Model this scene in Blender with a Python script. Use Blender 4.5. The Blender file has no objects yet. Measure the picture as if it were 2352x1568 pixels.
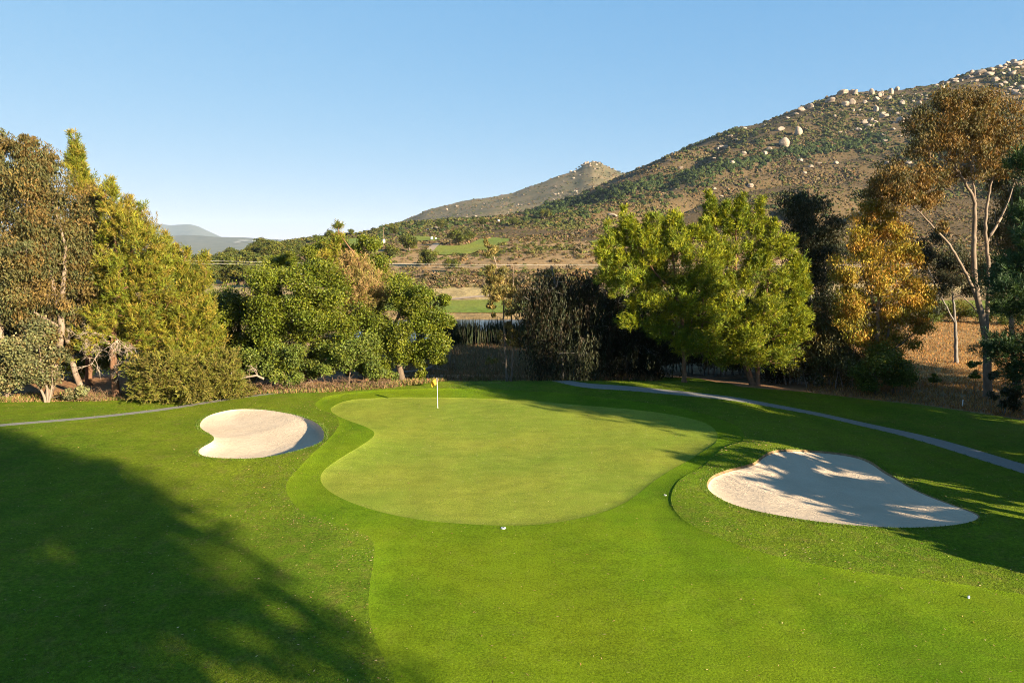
import bpy, math, time
import numpy as np
from mathutils import Vector, Euler
from mathutils.geometry import delaunay_2d_cdt

T0 = time.time()
rng = np.random.default_rng(7)
C = bpy.context.scene.collection
R = math.radians

# ------------------------------------------------------------------ camera
# reference picture frame: 2352 x 1568 units, focal 1568 units (24 mm on 36 mm)
CAMZ, F, CX, CY = 11.0, 1568.0, 1176.0, 784.0
PITCH = math.atan(209.0 / 1568.0)
ct, st = math.cos(PITCH), math.sin(PITCH)
SUN_AZ, SUN_EL = R(130.0), R(17.0)          # clockwise from +Y
SX, SY = math.sin(SUN_AZ), math.cos(SUN_AZ)  # horizontal direction to the sun


def ray(px, py):
    u = (np.asarray(px, float) - CX) / F
    v = (CY - np.asarray(py, float)) / F
    return u, ct + v * st, v * ct - st


def at(px, py, d):
    """point of the view ray through (px, py) at distance d in front of the camera"""
    x, y, z = ray(px, py)
    return np.stack(np.broadcast_arrays(x / y * d, d + 0 * x, CAMZ + z / y * d), -1)


def sstep(a, b, x):
    t = np.clip((x - a) / (b - a), 0, 1)
    return t * t * (3 - 2 * t)


# ------------------------------------------------------------------ value noise
_P = rng.random((256, 256))


def vnoise(x, y):
    xi = np.floor(x).astype(int); yi = np.floor(y).astype(int)
    fx = x - xi; fy = y - yi
    fx = fx * fx * (3 - 2 * fx); fy = fy * fy * (3 - 2 * fy)
    g = lambda i, j: _P[i & 255, j & 255]
    return (g(xi, yi) * (1 - fx) + g(xi + 1, yi) * fx) * (1 - fy) + (g(xi, yi + 1) * (1 - fx) + g(xi + 1, yi + 1) * fx) * fy


def fbm(x, y, s, n=4):
    r = 0; a = 1.0; tot = 0
    for i in range(n):
        r = r + a * (vnoise(x / s + 17.3 * i, y / s + 5.1 * i) - 0.5)
        tot += a; a *= 0.5; s = s * 0.5
    return r / tot * 2


# ------------------------------------------------------------------ far terrain table
ROWZ = {  # rows near by: list of (a = x/y, z)
    50: [(-1.5, 0), (1.5, 0)],
    56: [(-1.5, 0), (1.5, 0)],
    64: [(-1.5, -.3), (-.3, -.5), (-.15, -1.0), (.15, -1.1), (.3, -1.2), (.5, -1.2), (1.5, -1)],
    80: [(-1.5, -.8), (-.3, -1.2), (-.1, -1.9), (.2, -1.9), (.4, -1.4), (.55, -.6), (1.5, -.3)],
    95: [(-1.5, -1), (-.3, -1.8), (-.1, -2.4), (.3, -2.4), (.5, -1.6), (.6, 0), (1.5, .4)],
    101: [(-1.5, -1), (-.3, -2.0), (-.2, -2.5), (-.1, -2.75), (.3, -2.75), (.5, -2.3), (.6, 0.1), (1.5, .4)],
    106: [(-1.5, -.8), (-.3, -2), (-.16, -4), (.45, -4), (.52, -2), (.6, 0.1), (1.5, .4)],
    131: [(-1.5, 0), (-.3, -1), (-.16, -4), (.45, -4), (.52, -1.5), (.6, .2), (1.5, .6)],
    137: [(-1.5, .2), (-.3, -.6), (-.16, -2.3), (.45, -2.3), (.52, -1), (.6, .3), (1.5, .8)],
    170: [(-1.5, .8), (-.3, .6), (-.1, -1.1), (.1, -1.1), (.3, -.6), (.52, 0), (.6, .6), (1.5, 1.5)],
    188: [(-1.5, 1.2), (-.3, 1.4), (-.1, .9), (.1, 1.2), (.3, 1.6), (.6, 2), (1.5, 3)],
}
ROWP = {  # rows farther off: the picture line on which the ground lies at that distance
    230: [(-900, 662), (200, 664), (400, 662), (640, 650), (800, 640), (1000, 626), (1200, 616), (1450, 614), (1700, 622), (2000, 640), (2352, 650), (3300, 650)],
    300: [(-900, 645), (200, 645), (400, 640), (520, 625), (640, 604), (800, 586), (900, 580), (980, 580), (1080, 577), (1200, 566), (1450, 559), (1700, 570), (2000, 590), (2352, 595), (3300, 595)],
    340: [(-900, 640), (200, 640), (400, 636), (520, 615), (640, 588), (800, 570), (900, 566), (980, 562), (1080, 557), (1200, 553), (1450, 555), (1700, 556), (2000, 572), (2352, 575), (3300, 575)],
    400: [(-900, 632), (200, 632), (400, 632), (520, 606), (640, 572), (800, 553), (900, 556), (1000, 548), (1150, 546), (1300, 547), (1450, 541), (1700, 535), (2000, 545), (2352, 550), (3300, 550)],
    550: [(-900, 628), (200, 628), (400, 628), (520, 600), (640, 558), (800, 540), (900, 532), (1000, 524), (1150, 522), (1300, 516), (1450, 503), (1700, 478), (2000, 472), (2352, 470), (3300, 450)],
    750: [(-900, 628), (200, 626), (400, 626), (520, 606), (640, 584), (800, 552), (900, 522), (1000, 508), (1200, 501), (1300, 485), (1450, 445), (1560, 420), (1700, 405), (2000, 390), (2352, 350), (3300, 300)],
    950: [(-900, 632), (400, 628), (640, 600), (800, 566), (900, 533), (1000, 512), (1200, 495), (1300, 470), (1450, 404), (1560, 354), (1690, 325), (1810, 300), (1935, 285), (2060, 272), (2352, 235), (3300, 150)],
    1150: [(-900, 636), (400, 632), (640, 610), (800, 585), (1000, 528), (1200, 503), (1300, 476), (1450, 412), (1560, 360), (1690, 296), (1745, 294), (1810, 264), (1935, 215), (2060, 210), (2160, 193), (2225, 170), (2352, 143), (2600, 80), (3300, 0)],
    1400: [(-900, 640), (400, 635), (800, 605), (1000, 570), (1200, 540), (1450, 460), (1690, 350), (1935, 275), (2352, 205), (3300, 70)],
    1700: [(-900, 640), (400, 636), (1000, 600), (1450, 560), (2352, 480), (3300, 420)],
}
NA = 701
AG = np.linspace(-1.45, 1.45, NA)
rows = []
for d, pl in ROWZ.items():
    p = np.array(pl, float)
    rows.append((d, np.interp(AG, p[:, 0], p[:, 1])))
for d, pl in ROWP.items():
    p = np.array(pl, float)
    w = at(p[:, 0], p[:, 1], d)
    rows.append((d, np.interp(AG, w[:, 0] / d, w[:, 2])))
rows.sort(key=lambda r: r[0])
DR = np.array([r[0] for r in rows], float)
ZR = np.stack([r[1] for r in rows], 1)       # NA x rows
# monotone cubic in log distance
LD = np.log(DR)
h = np.diff(LD); dl = np.diff(ZR, axis=1) / h
m = np.zeros_like(ZR)
prod = dl[:, :-1] * dl[:, 1:]
w1 = 2 * h[1:] + h[:-1]; w2 = h[1:] + 2 * h[:-1]
with np.errstate(divide='ignore', invalid='ignore'):
    hm = (w1 + w2) / (w1 / dl[:, :-1] + w2 / dl[:, 1:])
m[:, 1:-1] = np.where(prod > 0, hm, 0)
m[:, 0] = dl[:, 0]; m[:, -1] = dl[:, -1]
ND = 900
LG = np.linspace(math.log(50), math.log(1700), ND)
k = np.clip(np.searchsorted(LD, LG, 'right') - 1, 0, len(LD) - 2)
t = (LG - LD[k]) / h[k]
TB = ((2 * t**3 - 3 * t**2 + 1) * ZR[:, k] + (t**3 - 2 * t**2 + t) * h[k] * m[:, k]
      + (-2 * t**3 + 3 * t**2) * ZR[:, k + 1] + (t**3 - t**2) * h[k] * m[:, k + 1])
ker = np.exp(-0.5 * (np.arange(-8, 9) / 3.5) ** 2); ker /= ker.sum()
TBp = np.pad(TB, ((8, 8), (0, 0)), 'edge')
TB = sum(ker[i] * TBp[i:i + NA] for i in range(17))
DG = np.exp(LG)


def table(T, x, y):
    a = np.clip(x / np.maximum(y, 1), -1.44, 1.44)
    fa = (a + 1.45) / 2.9 * (NA - 1)
    fd = (np.log(np.clip(y, 50, 1699)) - LG[0]) / (LG[-1] - LG[0]) * (ND - 1)
    i = np.clip(fa.astype(int), 0, NA - 2); j = np.clip(fd.astype(int), 0, ND - 2)
    u = fa - i; v = fd - j
    return (T[i, j] * (1 - u) + T[i + 1, j] * u) * (1 - v) + (T[i, j + 1] * (1 - u) + T[i + 1, j + 1] * u) * v


def seg_dist(x, y, pts, closed=False):
    """distance of points to a polyline (pts n x 2)"""
    best = np.full(np.shape(x), 1e9)
    n = len(pts)
    for i in range(n if closed else n - 1):
        ax, ay = pts[i]; bx, by = pts[(i + 1) % n]
        dx, dy = bx - ax, by - ay
        tt = np.clip(((x - ax) * dx + (y - ay) * dy) / (dx * dx + dy * dy + 1e-12), 0, 1)
        best = np.minimum(best, np.hypot(x - ax - tt * dx, y - ay - tt * dy))
    return best


def inside(x, y, pts):
    r = np.zeros(np.shape(x), bool)
    n = len(pts); j = n - 1
    for i in range(n):
        xi, yi = pts[i]; xj, yj = pts[j]
        c = ((yi > y) != (yj > y)) & (x < (xj - xi) * (y - yi) / (yj - yi + 1e-12) + xi)
        r ^= c; j = i
    return r


def pick_with(hf, px, py, lo=9.0, hi=1690.0):
    """first point where view rays meet the height field hf"""
    px = np.atleast_1d(np.asarray(px, float)); py = np.atleast_1d(np.asarray(py, float))
    x, y, z = ray(px, py)
    nd_ = max(60, int(135 * math.log(hi / lo)))
    ds = np.exp(np.linspace(math.log(lo), math.log(hi), nd_))
    out = np.empty(px.shape)
    for s in range(0, len(px), 400):
        e = min(s + 400, len(px)); xx, yy, zz = x[s:e, None], y[s:e, None], z[s:e, None]
        gap = CAMZ + zz / yy * ds - hf((xx / yy * ds).ravel(), np.broadcast_to(ds, (e - s, nd_)).ravel()).reshape(e - s, nd_)
        hit = gap < 0; k_ = hit.argmax(1); none = ~hit.any(1); k0 = np.maximum(k_ - 1, 0)
        r_ = np.arange(e - s); g0, g1 = gap[r_, k0], gap[r_, k_]
        t_ = np.where((g0 > 0) & (g1 < 0), g0 / np.maximum(g0 - g1, 1e-9), 0)
        out[s:e] = np.where(none, hi, ds[k0] + (ds[k_] - ds[k0]) * t_)
    return np.stack([x / y * out, out, CAMZ + z / y * out], -1)


AA, DD = np.meshgrid(AG, DG, indexing='ij')
XX, YY = AA * DD, DD
base_tb = TB.copy()
# gullies running down the hillside
for pl, wd, dep in (([(2100, 318), (1950, 332), (1800, 350), (1620, 402), (1450, 436), (1300, 472), (1180, 496)], 30, 18),
                    ([(2150, 372), (1950, 392), (1750, 420), (1640, 436), (1540, 462), (1400, 505)], 26, 30),
                    ([(2250, 440), (2050, 450), (1900, 470), (1750, 510)], 26, 24),
                    ([(1650, 330), (1560, 385), (1480, 420)], 22, 14)):
    p = np.array(pl, float)
    w = pick_with(lambda x, y: table(base_tb, x, y), p[:, 0], p[:, 1])
    sd = seg_dist(XX, YY, w[:, :2])
    TB = TB - dep * np.exp(-(sd / wd) ** 2)
hill = sstep(240, 600, DD) * sstep(1165, 1000, DD) * sstep(-.35, .05, AA)
TB = TB + hill * (9 * fbm(XX + .5 * YY, YY, 130, 5) + 7 * (.5 - np.abs(fbm(XX * .8 + .6 * YY, .5 * YY, 90, 3)))) + sstep(190, 330, DD) * 1.6 * fbm(XX, YY, 45, 4)


def near_relief(x, y):
    z = 0.16 * fbm(x + 40, y + 11, 17, 2)
    c = np.exp(-((x + 1) / 13.0) ** 4)
    z = z + c * (0.30 * np.exp(-((y - 55.2) / 3.2) ** 2))          # mound behind the green
    z = z - c * 0.9 * sstep(56.2, 60.5, y)
    z = z - 0.4 * sstep(13, 24, x) * sstep(28, 40, y) - 0.8 * sstep(16, 27, x) * sstep(38, 50, y)               # lower ground on the right
    z = z - 0.35 * sstep(-16, -26, x) * sstep(40, 49, y)            # and on the left, by the path
    z = z + 0.35 * np.exp(-(((x + 9.6) / 2.2) ** 2 + ((y - 38.5) / 4.0) ** 2))   # shoulder between bunker and green
    z = z + 0.30 * np.exp(-(((x + 15) / 5.5) ** 2 + ((y - 35.0) / 2.0) ** 2))
    z = z + 0.45 * np.exp(-(((x - 13.0) / 3.5) ** 2 + ((y - 35.5) / 2.0) ** 2))  # bank left of the other bunker
    z = z - 0.22 * np.exp(-(((x - 9.8) / 1.3) ** 2 + ((y - 33.0) / 5.0) ** 2))
    return z * sstep(6, 12, y)


def H0(x, y):
    x = np.asarray(x, float); y = np.asarray(y, float)
    if y.size and y.min() >= 64: return table(TB, x, y)
    b = sstep(55, 64, y)
    return near_relief(x, y) * (1 - b) + table(TB, x, y) * sstep(54, 60, y)


def pick(px, py, lo=9.0, hi=1690.0):
    return pick_with(H0, px, py, lo, hi)


def ground(x, y):
    return float(H0(np.array([x]), np.array([y]))[0])


# ------------------------------------------------------------------ mesh helpers
def mesh_np(name, verts, faces, mat, col=None, smooth=False, parent=None):
    """verts n x 3, faces: array m x k or list of such arrays"""
    fl = faces if isinstance(faces, list) else [faces]
    fl = [np.asarray(f, np.int32) for f in fl if len(f)]
    me = bpy.data.meshes.new(name)
    verts = np.ascontiguousarray(verts, np.float32)
    me.vertices.add(len(verts)); me.vertices.foreach_set('co', verts.ravel())
    nl = sum(f.size for f in fl); npoly = sum(len(f) for f in fl)
    me.loops.add(nl); me.polygons.add(npoly)
    me.loops.foreach_set('vertex_index', np.concatenate([f.ravel() for f in fl]))
    tot = np.concatenate([np.full(len(f), f.shape[1], np.int32) for f in fl])
    me.polygons.foreach_set('loop_start', np.concatenate([[0], np.cumsum(tot)[:-1]]).astype(np.int32))
    if smooth:
        me.polygons.foreach_set('use_smooth', np.ones(npoly, bool))
    me.update(calc_edges=True)
    if col is not None:
        at_ = me.attributes.new('Col', 'FLOAT_COLOR', 'POINT')
        c4 = np.ones((len(verts), 4), np.float32); c4[:, :3] = col
        at_.data.foreach_set('color', c4.ravel())
    me.validate(verbose=False)
    if mat is not None:
        me.materials.append(mat)
    o = bpy.data.objects.new(name, me); C.objects.link(o)
    if parent is not None:
        o.parent = parent
    return o


def tag(o, label=None, cat=None, group=None, kind=None):
    if label: o['label'] = label
    if cat: o['category'] = cat
    if group: o['group'] = group
    if kind: o['kind'] = kind
    return o


def empty(name, loc, label, cat, group=None):
    o = bpy.data.objects.new(name, None); C.objects.link(o)
    o.location = loc
    o.empty_display_size = 0.3
    return tag(o, label, cat, group)


def norm(v):
    return v / np.maximum(np.linalg.norm(v, axis=-1, keepdims=True), 1e-9)


def tube(pts, rad, k=6, closed_tip=True):
    """verts, faces of a tube along pts (n x 3) with radii"""
    pts = np.asarray(pts, float); n = len(pts)
    rad = np.broadcast_to(np.asarray(rad, float), (n,))
    tg = np.gradient(pts, axis=0); tg = norm(tg)
    ref = np.where(np.abs(tg[:, 2:3]) > .9, np.array([[1., 0, 0]]), np.array([[0., 0, 1.]]))
    a = norm(np.cross(tg, ref)); b = np.cross(tg, a)
    ang = np.linspace(0, 2 * math.pi, k, endpoint=False)
    v = pts[:, None] + rad[:, None, None] * (np.cos(ang)[None, :, None] * a[:, None] + np.sin(ang)[None, :, None] * b[:, None])
    i = np.arange(n - 1)[:, None]; j = np.arange(k)[None]
    f = np.stack([i * k + j, i * k + (j + 1) % k, (i + 1) * k + (j + 1) % k, (i + 1) * k + j], -1).reshape(-1, 4)
    return v.reshape(-1, 3), f


class MB:
    """collects pieces into one mesh"""
    def __init__(s): s.v = []; s.q = []; s.t = []; s.n = 0
    def add(s, v, f):
        f = np.asarray(f) + s.n
        (s.q if f.shape[1] == 4 else s.t).append(f)
        s.v.append(np.asarray(v, float)); s.n += len(v)
    def tube(s, pts, rad, k=6): s.add(*tube(pts, rad, k))
    def box(s, c, d, rz=0.0):
        x, y, z = np.array(d, float) / 2
        v = np.array([(-x, -y, -z), (x, -y, -z), (x, y, -z), (-x, y, -z), (-x, -y, z), (x, -y, z), (x, y, z), (-x, y, z)])
        cr, sr = math.cos(rz), math.sin(rz)
        v = np.stack([v[:, 0] * cr - v[:, 1] * sr, v[:, 0] * sr + v[:, 1] * cr, v[:, 2]], -1) + np.array(c, float)
        s.add(v, np.array([(0, 3, 2, 1), (4, 5, 6, 7), (0, 1, 5, 4), (1, 2, 6, 5), (2, 3, 7, 6), (3, 0, 4, 7)]))
    def build(s, name, mat, parent=None, smooth=False):
        fl = ([np.concatenate(s.q)] if s.q else []) + ([np.concatenate(s.t)] if s.t else [])
        return mesh_np(name, np.concatenate(s.v), fl, mat, smooth=smooth, parent=parent)


# ------------------------------------------------------------------ materials
ALB = .60            # all ground and leaf colours below are written relative to this


def sc_(c, f=ALB):
    return tuple(v * f for v in c)


def new_mat(name):
    m_ = bpy.data.materials.new(name); m_.use_nodes = True
    nt = m_.node_tree
    return m_, nt, nt.nodes['Principled BSDF'], nt.nodes['Material Output']


class NT:
    """small helper for building node graphs"""
    def __init__(s, nt):
        s.nt = nt
    def n(s, kind, **kw):
        nd = s.nt.nodes.new(kind)
        for k_, v in kw.items():
            setattr(nd, k_, v)
        return nd
    def link(s, a, b): s.nt.links.new(a, b)
    def pos(s):
        return s.n('ShaderNodeNewGeometry').outputs['Position']
    def scaled(s, vec, sc):
        nd = s.n('ShaderNodeVectorMath', operation='MULTIPLY'); s.link(vec, nd.inputs[0]); nd.inputs[1].default_value = sc
        return nd.outputs[0]
    def noise(s, scale, detail=4, rough=.55, vec=None, dist=0):
        nd = s.n('ShaderNodeTexNoise'); nd.inputs['Scale'].default_value = scale
        nd.inputs['Detail'].default_value = detail; nd.inputs['Roughness'].default_value = rough
        nd.inputs['Distortion'].default_value = dist
        s.link(vec if vec is not None else s.pos(), nd.inputs['Vector'])
        return nd.outputs['Fac']
    def ramp(s, fac, stops):
        nd = s.n('ShaderNodeValToRGB')
        el = nd.color_ramp.elements
        while len(el) < len(stops): el.new(.5)
        for e, (p, c) in zip(el, stops):
            e.position = p; e.color = (*c, 1) if len(c) == 3 else c
        s.link(fac, nd.inputs['Fac'])
        return nd.outputs['Color']
    def val(s, fac, a, b, c=0., d=1.):
        nd = s.n('ShaderNodeMapRange'); s.link(fac, nd.inputs['Value'])
        for i_, v in zip((1, 2, 3, 4), (a, b, c, d)): nd.inputs[i_].default_value = v
        return nd.outputs[0]
    def mix(s, fac, a, b, blend='MIX'):
        nd = s.n('ShaderNodeMix', data_type='RGBA', blend_type=blend)
        for sock, v in ((nd.inputs[0], fac), (nd.inputs[6], a), (nd.inputs[7], b)):
            if hasattr(v, 'links') or hasattr(v, 'is_linked'): s.link(v, sock)
            elif isinstance(v, (int, float)): sock.default_value = v
            else: sock.default_value = (*v, 1)
        return nd.outputs[2]
    def bump(s, height, strength, dist, bsdf):
        nd = s.n('ShaderNodeBump'); nd.inputs['Strength'].default_value = strength; nd.inputs['Distance'].default_value = dist
        s.link(height, nd.inputs['Height']); s.link(nd.outputs[0], bsdf.inputs['Normal'])
    def math(s, op, a, b):
        nd = s.n('ShaderNodeMath', operation=op)
        for sock, v in zip(nd.inputs, (a, b)):
            if isinstance(v, (int, float)): sock.default_value = v
            else: s.link(v, sock)
        return nd.outputs[0]


def turf(name, dark, mid, light, dry, drypart, fine, bump_d, big=.22, stripes=0, marks=0):
    dark, mid, light, dry = sc_(dark), sc_(mid), sc_(light), sc_(dry)
    m_, nt, b, out = new_mat(name); g = NT(nt)
    n1 = g.noise(big, 5, .6); n2 = g.noise(fine, 3, .7); n3 = g.noise(big * 6, 4, .65)
    n4 = g.noise(fine * 3.1, 2, .7)
    n5 = g.noise(big * .35, 3, .5)
    c = g.ramp(n1, [(.32, dark), (.5, mid), (.68, light)])
    c = g.mix(g.val(n5, .42, .62, 0, .55), c, tuple(v * k_ for v, k_ in zip(light, (1.28, 1.06, 1.1))))
    c = g.mix(g.val(n3, .5, .72, 0, drypart), c, dry)
    if marks:
        c = g.mix(g.val(g.noise(4.5, 1, .5), .70, .74, 0, marks), c, (light[0] * 1.5, light[1] * 1.3, light[2] * 3))
        c = g.mix(g.val(g.noise(3.7, 1, .5, g.scaled(g.pos(), (1, 1, 3))), .30, .26, 0, marks), c, (dark[0] * .7, dark[1] * .7, dark[2]))
    if stripes:
        wv = g.n('ShaderNodeTexWave', wave_type='BANDS', bands_direction='DIAGONAL')
        wv.inputs['Scale'].default_value = stripes; wv.inputs['Distortion'].default_value = .6
        g.link(g.pos(), wv.inputs['Vector'])
        c = g.mix(g.val(wv.outputs['Fac'], .3, .7, 0, .25), c, light)
    n6 = g.noise(1., 3, .5, g.scaled(g.pos(), (.42, .07, 1)))
    n7 = g.noise(1., 3, .6, g.scaled(g.pos(), (.9, 1.4, 1)))
    v0 = g.math('MULTIPLY', g.val(n6, .3, .7, .90, 1.10), g.val(n7, .3, .7, .88, 1.12))
    v = g.math('MULTIPLY', g.val(n2, .28, .72, .55, 1.4), g.val(n4, .25, .75, .65, 1.3))
    v = g.math('MULTIPLY', v, v0)
    mul = g.n('ShaderNodeVectorMath', operation='SCALE'); g.link(c, mul.inputs[0]); g.link(v, mul.inputs['Scale'])
    g.link(mul.outputs[0], b.inputs['Base Color'])
    b.inputs['Roughness'].default_value = .85; b.inputs['Specular IOR Level'].default_value = .04
    hh = g.math('ADD', g.math('MULTIPLY', n2, 1.0), g.math('MULTIPLY', n4, .6))
    g.bump(hh, .9, bump_d, b)
    return m_


M = {}
M['rough'] = turf('rough_turf', (.106, .190, .011), (.146, .235, .012), (.190, .262, .015), (.24, .21, .045), .6, 9., .10)
M['fairway'] = turf('fairway_turf', (.114, .215, .007), (.146, .248, .008), (.186, .268, .010), (.20, .23, .03), .30, 16., .045)
M['green'] = turf('green_turf', (.232, .308, .032), (.258, .324, .036), (.286, .338, .042), (.31, .29, .06), .30, 22., .010, big=.35, marks=.5)
M['farfair'] = turf('far_fairway_turf', (.16, .23, .035), (.20, .26, .045), (.25, .28, .05), (.30, .28, .08), .4, 1.5, .05, big=.06, stripes=.05)


def sand_mat():
    m_, nt, b, out = new_mat('bunker_sand'); g = NT(nt)
    n1 = g.noise(.5, 5); n2 = g.noise(26, 3, .7); n3 = g.noise(3.5, 5, .6, dist=1.2)
    c = g.ramp(n1, [(.3, sc_((.70, .545, .385))), (.7, sc_((.81, .645, .47)))])
    c = g.mix(g.val(n2, .58, .75, 0, .5), c, sc_((.34, .26, .18)))
    g.link(c, b.inputs['Base Color'])
    b.inputs['Roughness'].default_value = .95; b.inputs['Specular IOR Level'].default_value = .1
    wv = g.n('ShaderNodeTexWave', wave_type='BANDS', bands_direction='Y'); wv.inputs['Scale'].default_value = 2.6
    wv.inputs['Distortion'].default_value = 5; wv.inputs['Detail'].default_value = 3; wv.inputs['Detail Scale'].default_value = 1.5
    g.link(g.pos(), wv.inputs['Vector'])
    hh = g.math('ADD', g.math('MULTIPLY', n2, .8), g.math('ADD', g.math('MULTIPLY', n3, 1.6), g.math('MULTIPLY', wv.outputs['Fac'], .5)))
    g.bump(hh, .8, .035, b)
    return m_


M['sand'] = sand_mat()


def simple(name, c1, c2, scale, rough=.9, bump=0., bd=.02, detail=5, spec=.2, stretch=None):
    if name not in ('white_paint', 'dark_plastic', 'grey_metal', 'wire'): c1, c2 = sc_(c1), sc_(c2)
    m_, nt, b, out = new_mat(name); g = NT(nt)
    vec = g.scaled(g.pos(), stretch) if stretch else None
    n1 = g.noise(scale, detail, .6, vec)
    g.link(g.ramp(n1, [(.3, c1), (.7, c2)]), b.inputs['Base Color'])
    b.inputs['Roughness'].default_value = rough; b.inputs['Specular IOR Level'].default_value = spec
    if bump: g.bump(n1, bump, bd, b)
    return m_


M['lip'] = simple('bunker_lip_soil', (.22, .13, .06), (.42, .28, .14), 6, bump=.6, bd=.04)
M['path'] = simple('path_asphalt', (.25, .235, .21), (.36, .335, .30), 9, bump=.4, bd=.01)
M['dirtpath'] = simple('dirt_path', (.36, .27, .18), (.48, .36, .25), 1.2)
M['litter_soil'] = simple('leaf_litter_soil', (.30, .145, .065), (.52, .28, .13), 3.5, bump=.9, bd=.08)
M['dryground'] = simple('dry_field_soil', (.20, .125, .055), (.36, .24, .11), 1.1, bump=.8, bd=.12)
M['bark_euc'] = simple('eucalyptus_bark', (.20, .135, .09), (.37, .285, .21), 2.2, bump=.5, bd=.03, stretch=(1, 1, .35))
M['bark_pine'] = simple('pine_bark', (.17, .085, .045), (.34, .18, .10), 5, bump=.9, bd=.05, stretch=(1, 1, .4))
M['bark_oak'] = simple('oak_bark', (.12, .085, .06), (.25, .18, .12), 5, bump=.9, bd=.05, stretch=(1, 1, .4))
M['bark_grey'] = simple('grey_bark', (.16, .14, .12), (.34, .30, .26), 3, bump=.6, bd=.04, stretch=(1, 1, .4))
M['dead'] = simple('dead_wood', (.27, .20, .145), (.50, .40, .30), 4, bump=.5, bd=.02, stretch=(1, 1, .4))
M['twig'] = simple('dry_twigs', (.17, .10, .055), (.32, .20, .115), 4)
M['post'] = simple('weathered_post', (.20, .13, .08), (.36, .25, .16), 8, bump=.6, bd=.02, stretch=(1, 1, .2))
M['white'] = simple('white_paint', (.72, .72, .70), (.80, .80, .78), 5, rough=.45, spec=.5)
M['darkgrey'] = simple('dark_plastic', (.03, .03, .03), (.05, .05, .05), 5, rough=.5, spec=.4)
M['metal'] = simple('grey_metal', (.30, .31, .32), (.40, .41, .42), 4, rough=.45, spec=.6)
M['granite'] = simple('granite', (.33, .245, .175), (.53, .42, .315), .35, bump=.7, bd=.35, detail=7)
M['wire'] = simple('wire', (.55, .52, .45), (.62, .58, .5), 1, rough=.5)


def foliage(name, trans=.3, rough=.55, spec=.25, tint=(1.25, 1.2, .55)):
    m_, nt, b, out = new_mat(name); g = NT(nt)
    a = g.n('ShaderNodeAttribute', attribute_name='Col')
    g.link(a.outputs['Color'], b.inputs['Base Color'])
    b.inputs['Roughness'].default_value = rough; b.inputs['Specular IOR Level'].default_value = spec
    tr = g.n('ShaderNodeBsdfTranslucent')
    g.link(g.mix(1., a.outputs['Color'], tint, 'MULTIPLY'), tr.inputs['Color'])
    mx = g.n('ShaderNodeMixShader'); mx.inputs[0].default_value = trans
    g.link(b.outputs[0], mx.inputs[1]); g.link(tr.outputs[0], mx.inputs[2])
    g.link(mx.outputs[0], out.inputs['Surface'])
    return m_


M['leaf'] = foliage('broad_leaves', .2)
M['euc'] = foliage('eucalyptus_leaves', .22, .6, .15, (1.2, 1.0, .5))
M['needle'] = foliage('pine_needles', .14, .6, .2)
M['straw'] = foliage('dry_stalks', .25, .8, .1, (1.1, 1., .7))
M['scrub'] = foliage('scrub_leaves', .15, .8, .1, (1.1, 1., .6))


def flag_mat():
    m_, nt, b, out = new_mat('flag_cloth'); g = NT(nt)
    n = g.noise(14, 3)
    c = g.ramp(n, [(.3, (.50, .27, .012)), (.7, (.58, .34, .025))])
    g.link(c, b.inputs['Base Color']); b.inputs['Roughness'].default_value = .8
    tr = g.n('ShaderNodeBsdfTranslucent'); g.link(c, tr.inputs['Color'])
    mx = g.n('ShaderNodeMixShader'); mx.inputs[0].default_value = .3
    g.link(b.outputs[0], mx.inputs[1]); g.link(tr.outputs[0], mx.inputs[2]); g.link(mx.outputs[0], out.inputs['Surface'])
    return m_


M['flag'] = flag_mat()


def water_mat():
    m_, nt, b, out = new_mat('pond_water'); g = NT(nt)
    b.inputs['Base Color'].default_value = (.02, .035, .04, 1); b.inputs['Roughness'].default_value = .08
    n = g.noise(1.4, 4, .6, g.scaled(g.pos(), (.5, 1.6, 1)))
    g.bump(n, .35, .05, b)
    return m_


M['water'] = water_mat()


def terrain_mat():
    m_, nt, b, out = new_mat('hill_soil'); g = NT(nt)
    a = g.n('ShaderNodeAttribute', attribute_name='Col')
    n1 = g.noise(.03, 6, .65); n2 = g.noise(.5, 5, .7); n3 = g.noise(.12, 5, .6)
    c = g.mix(g.val(n1, .4, .65, 0, .35), a.outputs['Color'], sc_((.26, .175, .09)))
    c = g.mix(g.val(n3, .5, .7, 0, .5), c, sc_((.08, .068, .03)))
    v = g.val(n2, .25, .75, .65, 1.35)
    mul = g.n('ShaderNodeVectorMath', operation='SCALE'); g.link(c, mul.inputs[0]); g.link(v, mul.inputs['Scale'])
    g.link(mul.outputs[0], b.inputs['Base Color']); b.inputs['Roughness'].default_value = .95; b.inputs['Specular IOR Level'].default_value = .05
    g.bump(n2, .7, .6, b)
    return m_


M['terrain'] = terrain_mat()
M['mountain'] = simple('far_mountain_scrub', (.09, .095, .05), (.17, .15, .09), .012, detail=8)
M['peakmat'] = simple('peak_scrub', (.09, .085, .035), (.24, .175, .09), .02, detail=9, bump=.5, bd=4)
M['pale'] = simple('cleared_soil', (.55, .50, .42), (.72, .68, .60), .02)

# ------------------------------------------------------------------ shapes on the lawn (picture outline -> ground)
def zp(pts, ox, oy, s):
    p = np.array(pts, float)
    return np.stack([ox + p[:, 0] * s, oy + p[:, 1] * s], -1)


def smooth_closed(p, n=4):
    for _ in range(2):
        q = np.empty((2 * len(p), p.shape[1])); nx = np.roll(p, -1, 0)
        q[0::2] = .75 * p + .25 * nx; q[1::2] = .25 * p + .75 * nx
        p = q
    return p


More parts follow.
